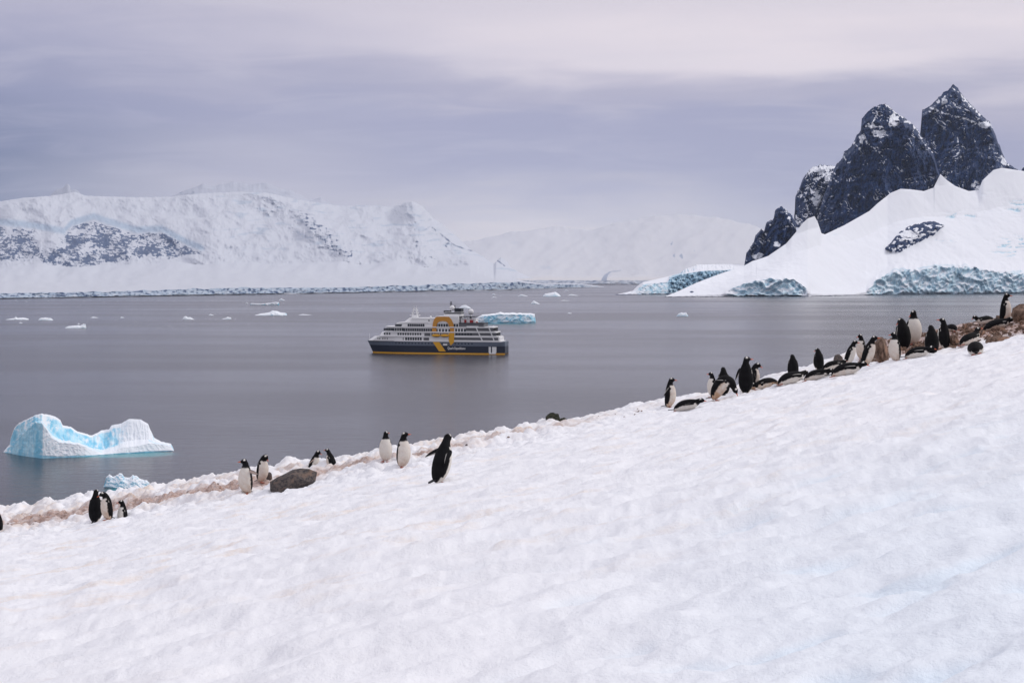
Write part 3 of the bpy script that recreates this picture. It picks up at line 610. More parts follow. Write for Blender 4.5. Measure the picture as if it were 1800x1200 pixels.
Ds = Ds - win * (0.55 * flute + 0.10 * ridged(UU / 5.5, Ys / 4.5, 35, 2))
P = to_xyz(us, Ys, Ds); N = normals(P)
ice = 0.95 * sst(2.5, 2.9, TT) * (1 - sst(3.75, 3.95, TT)) * sst(70, 100, UU) * (1 - 0.75 * sst(190, 235, UU)) * (0.7 + 0.4 * fbm(UU / 8, Ys / 12, 41, 3))
ice = ice + 0.42 * win * sst(0.5, 0.1, N[..., 2]) + 0.45 * (UU < 75) * win * (0.6 + 0.6 * fbm(UU / 6 + Ys / 5, (Ys - UU) / 7, 43, 3)) + (TT < 1.08) * 0.8
face_shade = (UU < 74) * win * sst(-0.5, 0.3, fbm(UU / 9 + Ys / 7, (Ys - UU) / 10, 47, 3)) * sst(0, 8, Ys - top[None, :])  # shade of the left face, painted in as darker grey-blue ice
big = grid_mesh('iceberg', P, [0.43 * face_shade, ice + 0.6 * face_shade, ice * 0], M_ICE)
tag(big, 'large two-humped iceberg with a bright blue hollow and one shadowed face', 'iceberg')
berg('iceberg', 'small lumpy bright blue iceberg floating just beyond the snow edge',
     [(182, 858), (184, 848), (187, 838), (193, 834), (199, 837), (204, 835), (210, 832.5), (216, 833), (222, 838), (228, 840), (234, 834), (240, 836), (246, 840), (252, 843), (259, 844), (264, 850), (266, 857)], 858.5, 9, 11, 1.0, rough=0.9)
berg('iceberg', 'flat topped white iceberg with a grey blue wall behind the ship stern',
     [(832, 566), (838, 558), (848, 553), (862, 552), (872, 550), (879, 548), (886, 550), (900, 549), (920, 550), (936, 551), (940, 552), (942, 566)], 568, 60, 21, 0.75, flat=True, rough=0.45)
berg('iceberg', 'white ragged iceberg seen over the ship between funnel and radar dome', [(806, 541), (812, 537), (818, 535.5), (822, 538), (828, 541)], 542, 14, 23, 0.4)
berg('iceberg', 'pale turquoise wedge shaped iceberg far out in the bay', [(954, 520), (958, 516), (966, 515), (976, 512.8), (980, 515), (986, 520)], 521, 40, 25, 1.0, rough=0.5)
berg('iceberg', 'small white iceberg with a tilted peak beyond the ship stern', [(932, 534), (935, 531), (938, 528), (942, 530), (945, 532), (949, 534)], 534.3, 12, 27, 0.4)
berg('iceberg', 'pale blue rounded iceberg floating alone off the snow flank', [(1189, 555), (1193, 551), (1198, 549), (1202, 550), (1206, 548.5), (1210, 555)], 556, 14, 29, 0.8)
berg('iceberg', 'low white iceberg with a gently peaked back off the long coast', [(447, 554), (458, 551), (470, 549.5), (480, 545.5), (488, 547), (496, 549.5), (504, 550.5), (505, 554)], 554.6, 34, 31, 0.6)
berg('ice_floe', 'long thin flat ice floe with a dark edge off the long coast', [(439, 536), (441, 533), (460, 533.6), (474, 532.4), (484, 531), (490, 531), (491, 536)], 536.6, 26, 33, 0.5, flat=True)
berg('ice_floe', 'white floe with an upturned tail end among drifting ice', [(114, 576), (120, 573), (130, 572), (141, 572), (147, 569), (151, 570), (152, 576)], 577, 14, 35, 0.4)
berg('ice_floe', 'broad white floe with a small upright spike', [(10, 561.5), (18, 560), (25, 559), (28, 556.5), (31, 559), (40, 558), (50, 560), (51, 561.5)], 562, 16, 37, 0.3)
berg('ice_floe', 'oval white floe with a blue rim', [(67, 562.5), (70, 559), (80, 558), (90, 559.3), (94, 562.5)], 563, 14, 39, 0.5)
berg('iceberg', 'little white double peaked iceberg among drifting ice', [(320, 561), (323, 557), (326, 555), (330, 557.5), (334, 557.3), (341, 561)], 561.5, 12, 41, 0.3)
berg('ice_floe', 'small white floe trailing loose ice beside the double peaked iceberg', [(390, 560.5), (396, 559), (400, 556.8), (406, 558), (407, 560.5)], 561, 8, 43, 0.3)
g_ = 'small drifting ice pieces'
for k, (a, b_, yt, yw) in enumerate([(490, 501, 524.2, 528), (431, 437, 531, 533.5), (366, 376, 551.8, 554.3), (159, 173, 556.4, 558.6), (211, 219, 556.6, 558.5), (524, 548, 552, 553.8), (136, 141, 568, 569.5), (33, 40, 566, 568), (910, 928, 517, 520.6), (864, 874, 521.3, 523), (864, 872, 515.5, 518), (997, 1017, 517, 519.6), (992, 1000, 508.6, 511), (985, 1002, 527.5, 528.6), (997, 1006, 549.5, 551)]):
    berg('ice_floe', 'small scrap of white drift ice out in the bay', [(a, yw - 0.2), (a + (b_ - a) * 0.35, yt), (a + (b_ - a) * 0.6, yt + (yw - yt) * 0.35), (b_, yw - 0.2)], yw, max(3, (b_ - a) * 0.4), 50 + k * 3, 0.3, group=g_)
# brash ice too small to count
rng = np.random.RandomState(4); V = []; Fc = []
def chip(x, y, wpx):
    d = sea_d(y); c = px(x, y, d); r = wpx * d / F * 0.5; b = len(V); hh = r * rng.uniform(0.25, 0.6)
    for a in range(5):
        an = a * 1.2566 + rng.uniform(-.3, .3); V.append((c[0] + r * math.cos(an), c[1] + 2.2 * r * math.sin(an), SEA - 0.3))
    V.append((c[0] + rng.uniform(-.3, .3) * r, c[1], SEA + hh))
    for a in range(5): Fc.append((b + a, b + (a + 1) % 5, b + 5))
for _ in range(150): chip(rng.uniform(0, 640), 520 + 52 * rng.rand() ** 1.5 + 8, rng.uniform(0.8, 2.2))
for _ in range(90): chip(rng.uniform(150, 330), rng.normal(573, 1.4), rng.uniform(0.8, 1.8))
for _ in range(60): chip(rng.uniform(330, 420), rng.normal(561, 1.0), rng.uniform(0.8, 2.0))
for _ in range(120): chip(rng.uniform(1200, 1800), rng.uniform(519.5, 522) - 0.0, rng.uniform(0.8, 2.4))
for _ in range(60): chip(rng.uniform(640, 1180), rng.uniform(512, 535), rng.uniform(0.8, 2.0))
for _ in range(120): chip(rng.uniform(0, 350), rng.uniform(690, 730), rng.uniform(0.5, 0.9))
tag(py_mesh('brash_ice', V, Fc, M_ICE), 'scattered brash ice on the bay', 'ice', kind='stuff')
# glacial green water over the submerged feet of the near bergs
t, b = SEA_NODES
gp = t.new('ShaderNodeNewGeometry').outputs['Position']
col = (0.040, 0.040, 0.050, 1)
for (x, y, rx, ry) in [(190, 800, 30, 9), (250, 797, 16, 8), (225, 860, 8.5, 6), (885, 569, 46, 20)]:
    c = px(x, y, sea_d(y))
    v = t.new('ShaderNodeVectorMath', operation='SUBTRACT'); t.l.new(gp, v.inputs[0]); v.inputs[1].default_value = (c[0], c[1], SEA)
    v2 = t.scalev(v.outputs[0], (1.0 / rx, 1.0 / ry, 0)); ln = t.new('ShaderNodeVectorMath', operation='LENGTH'); t.l.new(v2, ln.inputs[0])
    col = t.mix(t.math('MULTIPLY', t.mapr(ln.outputs['Value'], 0.45, 1.05, 1.0, 0.0), 0.9), col, (0.03, 0.26, 0.30, 1))
t.l.new(col, b.inputs['Base Color'])

# ------------------------------------------------------------------ the ship
M_NAVY = speckled('hull_navy', (0.020, 0.026, 0.045), 0.4, 0.15, 0.2)
M_SLATE = speckled('hull_slate', (0.13, 0.155, 0.20), 0.45, 0.12, 0.2)
M_WHITE = speckled('ship_white', (0.80, 0.80, 0.80), 0.5, 0.05, 0.3)
M_GLASS = speckled('ship_glass', (0.020, 0.028, 0.040), 0.15, 0.2, 0.5, 0.5)
M_SHADE = speckled('deck_shade_grey', (0.12, 0.125, 0.135), 0.6, 0.15, 0.5)  # grey of the aft deck, and painted shade on plates in openings
M_OCHRE = speckled('ship_ochre', (0.62, 0.29, 0.05), 0.5, 0.08, 0.3)
M_YEL = speckled('ship_yellow', (0.74, 0.38, 0.03), 0.5, 0.08, 0.3)
M_RED = speckled('ship_red', (0.35, 0.03, 0.03), 0.5, 0.1, 0.5)
M_DARK = speckled('funnel_dark', (0.022, 0.026, 0.036), 0.5, 0.1, 0.4)
SHIP = empty('cruise_ship')
SP = Vector(px(770, 621, 1296.0)); SHIP.location = (SP.x, SP.y, SEA); SHIP.rotation_euler = (0, 0, R(180 - 11))
tag(SHIP, 'white and navy expedition cruise ship with an orange arch amidships', 'ship')
def sx_(zx): return (762 - zx) / 10.4        # zoom column of the plan drawing -> metres forward of midships
def sz_(zy): return (603 - zy) / 10.4
def plan(s0, s1, hw, nose=0.0, tail=0.0, nosew=0.35):
    """deck outline, stern s0 to bow s1, with a tapered nose"""
    pts = [(s0, -hw * (1 - tail)), (s0 + 1.5, -hw)] if tail else [(s0, -hw)]
    if nose:
        for q in np.linspace(0, 1, 7): pts.append((s1 - nose + nose * math.sin(q * math.pi / 2), -hw * (nosew + (1 - nosew) * math.cos(q * math.pi / 2))))
    else: pts.append((s1, -hw))
    return pts + [(x, -y) for x, y in reversed(pts)]
def prism(name, outline, z0, z1, mat, rake=0.0, parent=SHIP, top_scale=1.0):
    n = len(outline); xm = max(p[0] for p in outline)
    V = [(x, y, z0) for x, y in outline] + [((x - rake if x > xm - 9 else x), y * top_scale, z1) for x, y in outline]
    Fc = [tuple(range(n))[::-1], tuple(range(n, 2 * n))] + [(i, (i + 1) % n, n + (i + 1) % n, n + i) for i in range(n)]
    return py_mesh(name, V, Fc, mat, parent)
def sbox(name, x0, x1, y0, y1, z0, z1, mat, parent=SHIP):
    V = [(x, y, z) for x in (x0, x1) for y in (y0, y1) for z in (z0, z1)]
    return py_mesh(name, V, [(0, 1, 3, 2), (4, 6, 7, 5), (0, 4, 5, 1), (2, 3, 7, 6), (0, 2, 6, 4), (1, 5, 7, 3)], mat, parent)
# hull: stations from stern to bow, three levels: below water, waterline, slate line, deck
stn = [(-64.5, 8.5), (-62, 9.6), (-55, 10.5), (-40, 10.75), (0, 10.75), (22, 10.75), (34, 10.2), (44, 8.6), (52, 6.0), (57, 3.6), (60, 1.6), (62, 0.35)]
def hull_band(name, z0, z1, mat, proud=0.0, flare0=0.0, flare1=0.0):
    rows = []
    for z, fl in ((z0, flare0), (z1, flare1)):
        row = []
        for (x, hw) in stn:
            f = max(0.0, (x - 25) / 37.0); bowx = x + f * f * fl
            w = hw * (1 - 0.30 * f * (1 - fl / 5.5)) + proud
            row.append((bowx, w, z))
        rows.append(row)
    V = rows[0] + rows[1] + [(x, -y, z) for x, y, z in rows[0]] + [(x, -y, z) for x, y, z in rows[1]]
    n = len(stn); Fc = []
    for i in range(n - 1):
        Fc += [(i, i + 1, n + i + 1, n + i), (2 * n + i + 1, 2 * n + i, 3 * n + i, 3 * n + i + 1)]
    Fc += [(0, n, 3 * n, 2 * n), (n - 1, 3 * n - 1, 4 * n - 1, 2 * n - 1)]
    Fc += [tuple(range(n, 2 * n)) + tuple(range(4 * n - 1, 3 * n - 1, -1)), tuple(range(0, n))[::-1] + tuple(range(2 * n, 3 * n))]
    return py_mesh(name, V, Fc, mat, SHIP)
hull_band('hull', -3.0, 7.5, M_NAVY, 0, -1.5, 3.4)
hull_band('boot_stripe', -0.3, 1.25, M_YEL, 0.25, -0.1, 0.75)
hull_band('upper_hull', 7.5, 11.6, M_SLATE, 0.05, 3.4, 5.5)
DK = [11.6, 15.8, 19.8, 24.4, 28.4]
prism('forecastle', plan(sx_(1385), 66.6, 10.6, 38, 0.05, 0.02), DK[0], DK[1] - 0.3, M_WHITE, 6.0)
prism('deck_house', plan(sx_(1200), sx_(190), 10.3, 16, 0, 0.4), DK[1] - 0.3, DK[2], M_WHITE, 3.0)
prism('deck_house', plan(sx_(1180), sx_(250), 10.2, 12, 0, 0.5), DK[2], DK[3], M_WHITE, 2.0)
prism('bridge_house', plan(sx_(990), sx_(355), 9.8, 8, 0, 0.6), DK[3], DK[4], M_WHITE, 1.6)
prism('top_house', plan(sx_(990), sx_(430), 8.8, 9, 0, 0.5), DK[4], sz_(262), M_WHITE, 6.0)
prism('wheelhouse_roof', plan(sx_(690), sx_(400), 10.0, 5, 0, 0.7), DK[4], DK[4] + 0.45, M_WHITE)
prism('arch_house', plan(sx_(985), sx_(762), 10.05, 0), DK[4] - 0.2, sz_(246), M_WHITE)
fun = prism('funnel', plan(sx_(1000), sx_(820), 6.0, 3.5), sz_(246), sz_(205), M_WHITE, 1.5)
prism('funnel_cap', plan(sx_(1002), sx_(825), 6.15, 3.5), sz_(222), sz_(210), M_DARK, 1.0, fun)
prism('funnel_top', plan(sx_(1000), sx_(935), 5.0, 0), sz_(205), sz_(170), M_DARK, 0, fun)
prism('funnel_top', plan(sx_(880), sx_(826), 3.0, 0), sz_(210), sz_(192), M_DARK, 0, fun)
# deck slabs: white overhanging edges, longer at the stern
for zy, a, b_, hw in ((483, 1400, 330, 10.95), (440, 1378, 185, 10.9), (397, 1352, 245, 10.85), (350, 1325, 260, 10.7)):
    prism('deck_slab', plan(sx_(a), sx_(b_), hw, 12 if b_ < 300 else 6, 0.05, 0.5), sz_(zy) - 0.25, sz_(zy) + (1.25 if a > 1300 else 0.6) * 0.55, M_WHITE)
# aft balconies: dark plate painted as the shade of each recess, bulwark and raking struts on the port and starboard sides
for s in (1, -1):
    for zy0, zy1, a, b_ in ((440, 483, 1385, 945), (397, 440, 1362, 955), (350, 397, 1338, 1060)):
        y0 = (10.64 if zy0 == 440 else 10.35) * s
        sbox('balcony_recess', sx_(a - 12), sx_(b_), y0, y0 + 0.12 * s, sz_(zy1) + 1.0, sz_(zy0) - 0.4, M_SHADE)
        sbox('bulwark', sx_(a), sx_(b_), y0 + 0.35 * s, y0 + 0.5 * s, sz_(zy1) - 0.1, sz_(zy1) + 1.35, M_WHITE)
    for x0, x1 in ((1232, 1160), (1345, 1285)):
        V = []
        for (zx, zy) in ((x0, 483), (x0 - 11, 483), (x1 - 11, 338), (x1, 338)):
            for yy in (10.95, 11.15): V.append((sx_(zx), yy * s, sz_(zy)))
        py_mesh('strut', V, [(0, 2, 4, 6), (1, 7, 5, 3), (0, 1, 3, 2), (2, 3, 5, 4), (4, 5, 7, 6), (6, 7, 1, 0)], M_WHITE, SHIP)
# windows: one mesh per size, shared
def wmesh(w_, h_):
    me = bpy.data.meshes.new('window'); y = 0.09
    V = [(x, yy, z) for x in (-w_ / 2, w_ / 2) for yy in (-y, y) for z in (-h_ / 2, h_ / 2)]
    me.from_pydata(V, [], [(0, 1, 3, 2), (4, 6, 7, 5), (0, 4, 5, 1), (2, 3, 7, 6), (0, 2, 6, 4), (1, 5, 7, 3)]); me.materials.append(M_GLASS); return me
W = {k: wmesh(*k) for k in ((1.1, 1.1), (1.5, 1.9), (2.0, 2.2), (1.7, 2.6))}
def windows(zx0, zx1, n, zy, y, size):
    for k in range(n):
        o = bpy.data.objects.new('window', W[size]); COL.objects.link(o); o.parent = SHIP
        zx = zx0 + (zx1 - zx0) * (k / max(1, n - 1)); x = sx_(zx)
        yy = y
        if zx < 480 and y > 10.6:                     # follow the hull where it narrows to the bow
            yy = np.interp(x, [p[0] for p in stn], [p[1] for p in stn]) + 0.15
            f = max(0.0, (x - 25) / 37.0); yy = yy * (1 - 0.30 * f * 0.2) - f * 0.0
        o.location = (x, yy, sz_(zy))
windows(245, 1120, 28, 502, 10.82, (1.1, 1.1))
for x_ in (188, 207, 240, 262, 285): 
    o = bpy.data.objects.new('window', W[(1.1, 1.1)]); COL.objects.link(o); o.parent = SHIP
    xx = sx_(x_); o.location = (xx, 10.6 * (0.02 + 0.98 * math.cos(math.asin(max(0, min(1, (xx - 28.6) / 38.0))))) - 0.1, sz_(461)); o.rotation_euler = (0, 0, -R(14))
windows(380, 620, 11, 460, 10.62, (1.7, 2.6)); windows(398, 616, 10, 415, 10.32, (1.5, 1.9)); windows(262, 385, 6, 413, 10.05, (1.5, 1.9))
windows(262, 330, 4, 372, 9.8, (2.0, 2.2)); windows(350, 440, 5, 373, 10.2, (1.7, 2.6)); windows(458, 720, 13, 375, 10.22, (1.7, 2.6)); windows(745, 930, 7, 378, 10.34, (1.7, 2.6))
windows(375, 480, 6, 333, 9.62, (2.0, 2.2)); windows(498, 645, 8, 331, 9.82, (1.7, 2.6)); windows(775, 975, 9, 330, 10.22, (1.7, 2.6)); windows(965, 1050, 4, 375, 10.22, (1.7, 2.6))
windows(970, 1110, 6, 412, 10.5, (1.5, 1.9)); windows(696, 750, 2, 286, 8.9, (1.1, 1.1))
# boat bay and doorways amidships: dark plates coloured as their shade
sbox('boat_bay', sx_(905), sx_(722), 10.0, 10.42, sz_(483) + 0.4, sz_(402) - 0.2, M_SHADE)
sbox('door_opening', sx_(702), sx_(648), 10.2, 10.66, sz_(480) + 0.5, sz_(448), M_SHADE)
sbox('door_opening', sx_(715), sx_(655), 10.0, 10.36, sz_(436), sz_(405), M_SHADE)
def lifeboat(zx):
    L, n = 4.1, 9; V = []; Fc = []
    for i in range(n):
        q = -1 + 2 * i / (n - 1); r = max(0.06, (1 - abs(q) ** 2.6)) ** 0.5
        for a in range(10): an = a * math.pi / 5; V.append((q * L, 1.35 * r * math.cos(an), 1.45 * r * math.sin(an) + (0.25 if math.sin(an) < 0 else 0)))
    for i in range(n - 1):
        for a in range(10): Fc.append((i * 10 + a, i * 10 + (a + 1) % 10, i * 10 + 10 + (a + 1) % 10, i * 10 + 10 + a))
    Fc += [tuple(range(9, -1, -1)), tuple(range((n - 1) * 10, n * 10))]
    o = py_mesh('lifeboat', V, Fc, M_YEL, None, True); o.parent = SHIP; o.location = (sx_(zx), 11.6, sz_(428))
    for sgn in (-1, 1): sbox('davit', sgn * 3.0 - 0.15, sgn * 3.0 + 0.15, -1.5, -1.0, -1.6, 2.6, M_WHITE, o)
lifeboat(773); lifeboat(858)
# orange arch, its pillar and the yellow slash on the hull
def panel(name, poly, y, th, mat):
    n = len(poly); V = [(sx_(a), y, sz_(b_)) for a, b_ in poly] + [(sx_(a), y + th, sz_(b_)) for a, b_ in poly]
    return py_mesh(name, V, [tuple(range(n)), tuple(range(2 * n - 1, n - 1, -1))] + [(i, n + i, n + (i + 1) % n, (i + 1) % n) for i in range(n)], mat, SHIP)
out_ = [(728, 402), (732, 350), (740, 300), (755, 265), (775, 249), (830, 246), (895, 249), (920, 275), (938, 312), (946, 350), (946, 402)]
inn_ = [(773, 402), (773, 340), (780, 312), (800, 296), (835, 289), (868, 294), (886, 310), (897, 335), (905, 360), (907, 380), (907, 402)]
for k in range(len(out_) - 1):
    panel('arch_panel', [out_[k], out_[k + 1], inn_[k + 1], inn_[k]], 10.30, 0.14, M_OCHRE)
panel('arch_pillar', [(897, 402), (950, 402), (946, 490), (914, 522), (893, 470)], 10.95, 0.2, M_YEL)
panel('hull_slash', [(738, 488), (802, 488), (866, 577), (800, 577)], 10.86, 0.08, M_YEL)
# bow flags, mast, domes, aft deck gear
def tube(name, p0, p1, r, mat, parent=SHIP, seg=6):
    p0, p1 = Vector(p0), Vector(p1); ax = (p1 - p0).normalized(); u_ = ax.orthogonal().normalized(); v_ = ax.cross(u_)
    V = [p + (u_ * math.cos(a * 2 * math.pi / seg) + v_ * math.sin(a * 2 * math.pi / seg)) * r for p in (p0, p1) for a in range(seg)]
    return py_mesh(name, V, [tuple(range(seg))[::-1], tuple(range(seg, 2 * seg))] + [(a, (a + 1) % seg, seg + (a + 1) % seg, seg + a) for a in range(seg)], mat, parent)
mast = empty('radar_mast', (sx_(535), 0, sz_(262))); mast.parent = SHIP
for dx in (-2.6, 2.6):
    for dy in (-2.0, 2.0): tube('mast_leg', (dx, dy, 0), (dx * 0.45, dy * 0.45, 8.5), 0.42, M_WHITE, mast)
for z, w_ in ((2.0, 4.6), (4.4, 3.2), (6.8, 2.6)): sbox('mast_platform', -w_, w_, -1.6, 1.6, z, z + 0.45, M_WHITE, mast)
sbox('mast_house', -2.4, 2.4, -2, 2, 0, 2.0, M_WHITE, mast)
for dx in (-1.2, 1.0): tube('antenna', (dx, 0, 8.5), (dx, 0, 11.0), 0.12, M_WHITE, mast)
sbox('radar_scanner', -2.2, 2.2, -0.2, 0.2, 8.6, 9.0, M_WHITE, mast)
tube('funnel_mast', (sx_(888), 0, sz_(210)), (sx_(890), 0, sz_(105)), 0.55, M_DARK); sbox('mast_yard', sx_(905), sx_(875), -0.2, 0.2, sz_(128), sz_(124), M_DARK)
tube('exhaust_pipe', (sx_(930), 1, sz_(172)), (sx_(930), 1, sz_(140)), 0.45, M_DARK)
def dome(zx, zy, r, y):
    bm = bmesh.new(); bmesh.ops.create_icosphere(bm, subdivisions=2, radius=r); me = bpy.data.meshes.new('radar_dome'); bm.to_mesh(me); bm.free(); me.materials.append(M_WHITE)
    me.polygons.foreach_set('use_smooth', [True] * len(me.polygons))
    o = bpy.data.objects.new('radar_dome', me); COL.objects.link(o); o.parent = SHIP; o.location = (sx_(zx), y, sz_(zy)); return o
dome(910, 168, 2.5, 3.5); dm = dome(1085, 203, 2.7, 0); tube('pedestal', (0, 0, -8.5), (0, 0, -1.8), 1.0, M_WHITE, dm, 8); dome(700, 252, 1.0, 4)
prism('helideck', plan(sx_(1140), sx_(1000), 7.5), sz_(252), sz_(246), M_DARK)
for zx in (1010, 1060, 1130): tube('deck_post', (sx_(zx), 6.5, sz_(318)), (sx_(zx), 6.5, sz_(252)), 0.3, M_WHITE); tube('deck_post', (sx_(zx), -6.5, sz_(318)), (sx_(zx), -6.5, sz_(252)), 0.3, M_WHITE)
prism('aft_deck', plan(sx_(1230), sx_(990), 9.4), sz_(350) + 0.7, sz_(312), M_SHADE)
prism('aft_deck_rail', plan(sx_(1235), sx_(985), 9.6), sz_(312), sz_(306), M_DARK)
sbox('hangar', sx_(1145), sx_(1000), -6, 6, sz_(306), sz_(268), M_WHITE)
for zx, w_, h_ in ((1106, 1.5, 2.4), (1046, 0.9, 2.6), (1158, 0.7, 1.0)): sbox('red_gear', sx_(zx) - w_, sx_(zx) + w_, 6.1, 7.3, sz_(304), sz_(304) + h_, M_RED)
prism('canopy', plan(sx_(1180), sx_(1065), 9.9), sz_(352), sz_(336), M_WHITE)
sbox('tender_platform', sx_(1350), sx_(1288), 9.6, 11.5, 0.6, 1.6, M_WHITE)
for zx in (1292, 1325, 1345): sbox('platform_door', sx_(zx) - 1.0, sx_(zx) + 1.0, 10.4, 10.95, 1.6, 7.0, M_WHITE)
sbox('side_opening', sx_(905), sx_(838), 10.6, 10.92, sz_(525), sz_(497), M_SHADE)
sbox('side_ramp', sx_(880), sx_(842), 10.95, 11.6, sz_(520), sz_(505), M_WHITE)
for zx in (1180, 1250, 1320, 1375): sbox('mooring_gear', sx_(zx) - 1.2, sx_(zx) + 1.2, 8.6, 9.9, DK[0] - 0.4, DK[0] + 1.0, M_WHITE)
sbox('tender_bulwark', sx_(1410), sx_(1130), 10.75, 10.95, 9.2, 11.0, M_SLATE)
tube('jack_staff', (65.5, 0, DK[1] - 3), (65.5, 0, DK[1] + 2.0), 0.15, M_WHITE)
fc = bpy.data.curves.new('lettering', 'FONT'); fc.body = 'Quark Expeditions'; fc.size = 2.75; fc.extrude = 0.02; fc.align_x = 'CENTER'; fc.offset = 0.045
ft = bpy.data.objects.new('lettering_tmp', fc); COL.objects.link(ft)
dg = bpy.context.evaluated_depsgraph_get(); tm = bpy.data.meshes.new_from_object(ft.evaluated_get(dg)); bpy.data.objects.remove(ft)
tm.name = 'lettering'; tm.materials.clear(); tm.materials.append(M_WHITE)
to = bpy.data.objects.new('lettering', tm); COL.objects.link(to); to.parent = SHIP
_w = max(v.co.x for v in tm.vertices) - min(v.co.x for v in tm.vertices); k_ = 16.6 / _w
to.scale = (k_, 1.15, 1); to.rotation_euler = (R(90), 0, R(180)); to.location = (sx_(970), 10.90, sz_(557))

# ------------------------------------------------------------------ stones and rocks on the slope
def rock_material(name, a, b_, sc):
    m, t, b = material(name, a, 0.85, 0.15)
    co = t.new('ShaderNodeTexCoord').outputs['Object']
    n = t.noise(co, sc, 6, 0.7); n2_ = t.noise(co, sc * 0.3, 3, 0.6)
    c = t.mix(t.mapr(n, 0.35, 0.65), (*a, 1), (*b_, 1)); c = t.mix(t.mapr(n2_, 0.5, 0.72), c, (b_[0] * 1.3, b_[1] * 1.12, b_[2] * 1.0, 1))
    t.l.new(c, b.inputs['Base Color']); bump(t, b, n, 0.8, 0.03)
    return m
M_STONE = rock_material('grey_stone', (0.045, 0.045, 0.05), (0.16, 0.13, 0.115), 7)
M_BROWN = rock_material('brown_stone', (0.060, 0.036, 0.026), (0.27, 0.185, 0.14), 3.0)
M_MOSS = rock_material('dark_mossy_stone', (0.012, 0.014, 0.010), (0.05, 0.055, 0.04), 8)
def stone_mesh(seed, sub=2, facet=0.35):
    rg = np.random.RandomState(seed); bm = bmesh.new(); bmesh.ops.create_icosphere(bm, subdivisions=sub, radius=1.0)
    pl_ = [(Vector(rg.normal(size=3)).normalized(), rg.uniform(0.55, 0.9)) for _ in range(9)]
    for v in bm.verts:
        for n_, d_ in pl_:
            e = v.co.dot(n_) - d_
            if e > 0: v.co -= n_ * e * 0.92
        v.co *= 1 + 0.05 * rg.normal()
    me = bpy.data.meshes.new('stone'); bm.to_mesh(me); bm.free(); return me
def find(xp, yp, dmin=6.0, dmax=40.0):
    dd = np.arange(dmin, dmax, 0.02); uu = (xp - 900) / F
    yy = YH - ground(uu * dd, dd) / dd * F
    hit = np.where(yy <= yp)[0]
    i = hit[0] if len(hit) else int(np.argmin(yy))
    return dd[i]
def put_rock(label, x0, x1, yt, yb, mat, seed, name='rock', tilt=0.0, cat='rock', d=None, group=None, sub=3):
    xc = (x0 + x1) / 2; d = d or find(xc, yb - (yb - yt) * 0.12); m = d / F
    me = stone_mesh(seed, sub); me.materials.append(mat)
    o = bpy.data.objects.new(name, me); COL.objects.link(o)
    hw = (x1 - x0) * m / 2; hh = (yb - yt) * m / 2
    gz = float(ground0((xc - 900) * m, d)[0]); zt = (YH - yt) * m; zb = min(gz, (YH - yb) * m) - 0.06
    o.location = ((xc - 900) * m, d, (zt + zb) / 2); o.scale = (hw * 1.12, max((zt - zb) / 2, hw * 0.6), (zt - zb) / 2 * 1.15); o.rotation_euler = (0, tilt, 0)
    return tag(o, label, cat, group)
put_rock('large sloping grey boulder with brown patches between penguins on the path', 474, 553, 824, 858, M_STONE, 21, tilt=R(-20), sub=2)
put_rock('small grey stone by the feet of the penguin with a bowed head', 469, 479, 830, 842, M_STONE, 5)
put_rock('dark mossy rock poking up behind the bare snow crest', 957, 986, 727, 744, M_MOSS, 7, d=34.6)
put_rock('little dark knob of rock next to the mossy rock', 983, 998, 735, 745, M_MOSS, 8, d=34.5)
put_rock('brown speckled boulder at the top end of the nesting mound', 1781, 1830, 534, 566, M_BROWN, 9, sub=2)
put_rock('pale grey stone behind the row of lying penguins', 1466, 1481, 623, 637, M_STONE, 10)
put_rock('flat grey stone at the feet of the penguins by the mound', 1507, 1527, 629, 643, M_STONE, 11)
put_rock('tall brown boulder at the low end of the nesting mound', 1540, 1561, 594, 640, M_BROWN, 14, sub=2)
put_rock('long light brown slab along the front of the nesting mound', 1730, 1774, 590, 602, M_BROWN, 15, tilt=R(-14), sub=2)
put_rock('squarish pinkish stone beside the black backed standing pair', 1670, 1684, 590, 610, M_BROWN, 16)
put_rock('brown rock under the lying penguin on top of the mound', 1742, 1770, 572, 584, M_BROWN, 17, sub=2)
rg = np.random.RandomState(8)
meshes = []
for k in range(10):
    me = stone_mesh(100 + k, 1); me.materials.append(M_BROWN); meshes.append(me)
def mound_spot():
    xp = rg.uniform(1532, 1840); s = rg.uniform(0.02, 1.0); d = float(Dpath(xp)) + 4.2 * s
    x = (xp - 900) / F * d; return x, d, float(ground(x, d))
for k in range(120):
    x, d, z = mound_spot(); r = rg.uniform(0.045, 0.105)
    o = bpy.data.objects.new('stone', meshes[k % 10]); COL.objects.link(o); o.location = (x, d, z + r * 0.15); o.scale = (r * rg.uniform(0.9, 1.5), r, r * rg.uniform(0.6, 1.0)); o.rotation_euler = tuple(rg.uniform(0, 6, 3))
    tag(o, 'reddish brown stone lying on the penguins\' nesting mound', 'stone', 'stones of the nesting mound')
V = []; Fc = []
tmpl = [(np.array([v.co[:] for v in m_.vertices]), [tuple(p.vertices) for p in m_.polygons]) for m_ in meshes]
for k in range(1400):
    x, d, z = mound_spot(); r = rg.uniform(0.015, 0.05); tv, tf = tmpl[k % 10]; an = rg.uniform(0, 6); ca, sa = math.cos(an), math.sin(an)
    b0 = len(V); q = tv * r * np.array([1.3, 1, 0.8]); 
    V += [(x + ca * a - sa * b_, d + sa * a + ca * b_, z + r * 0.2 + c_) for a, b_, c_ in q]; Fc += [tuple(i + b0 for i in f) for f in tf]
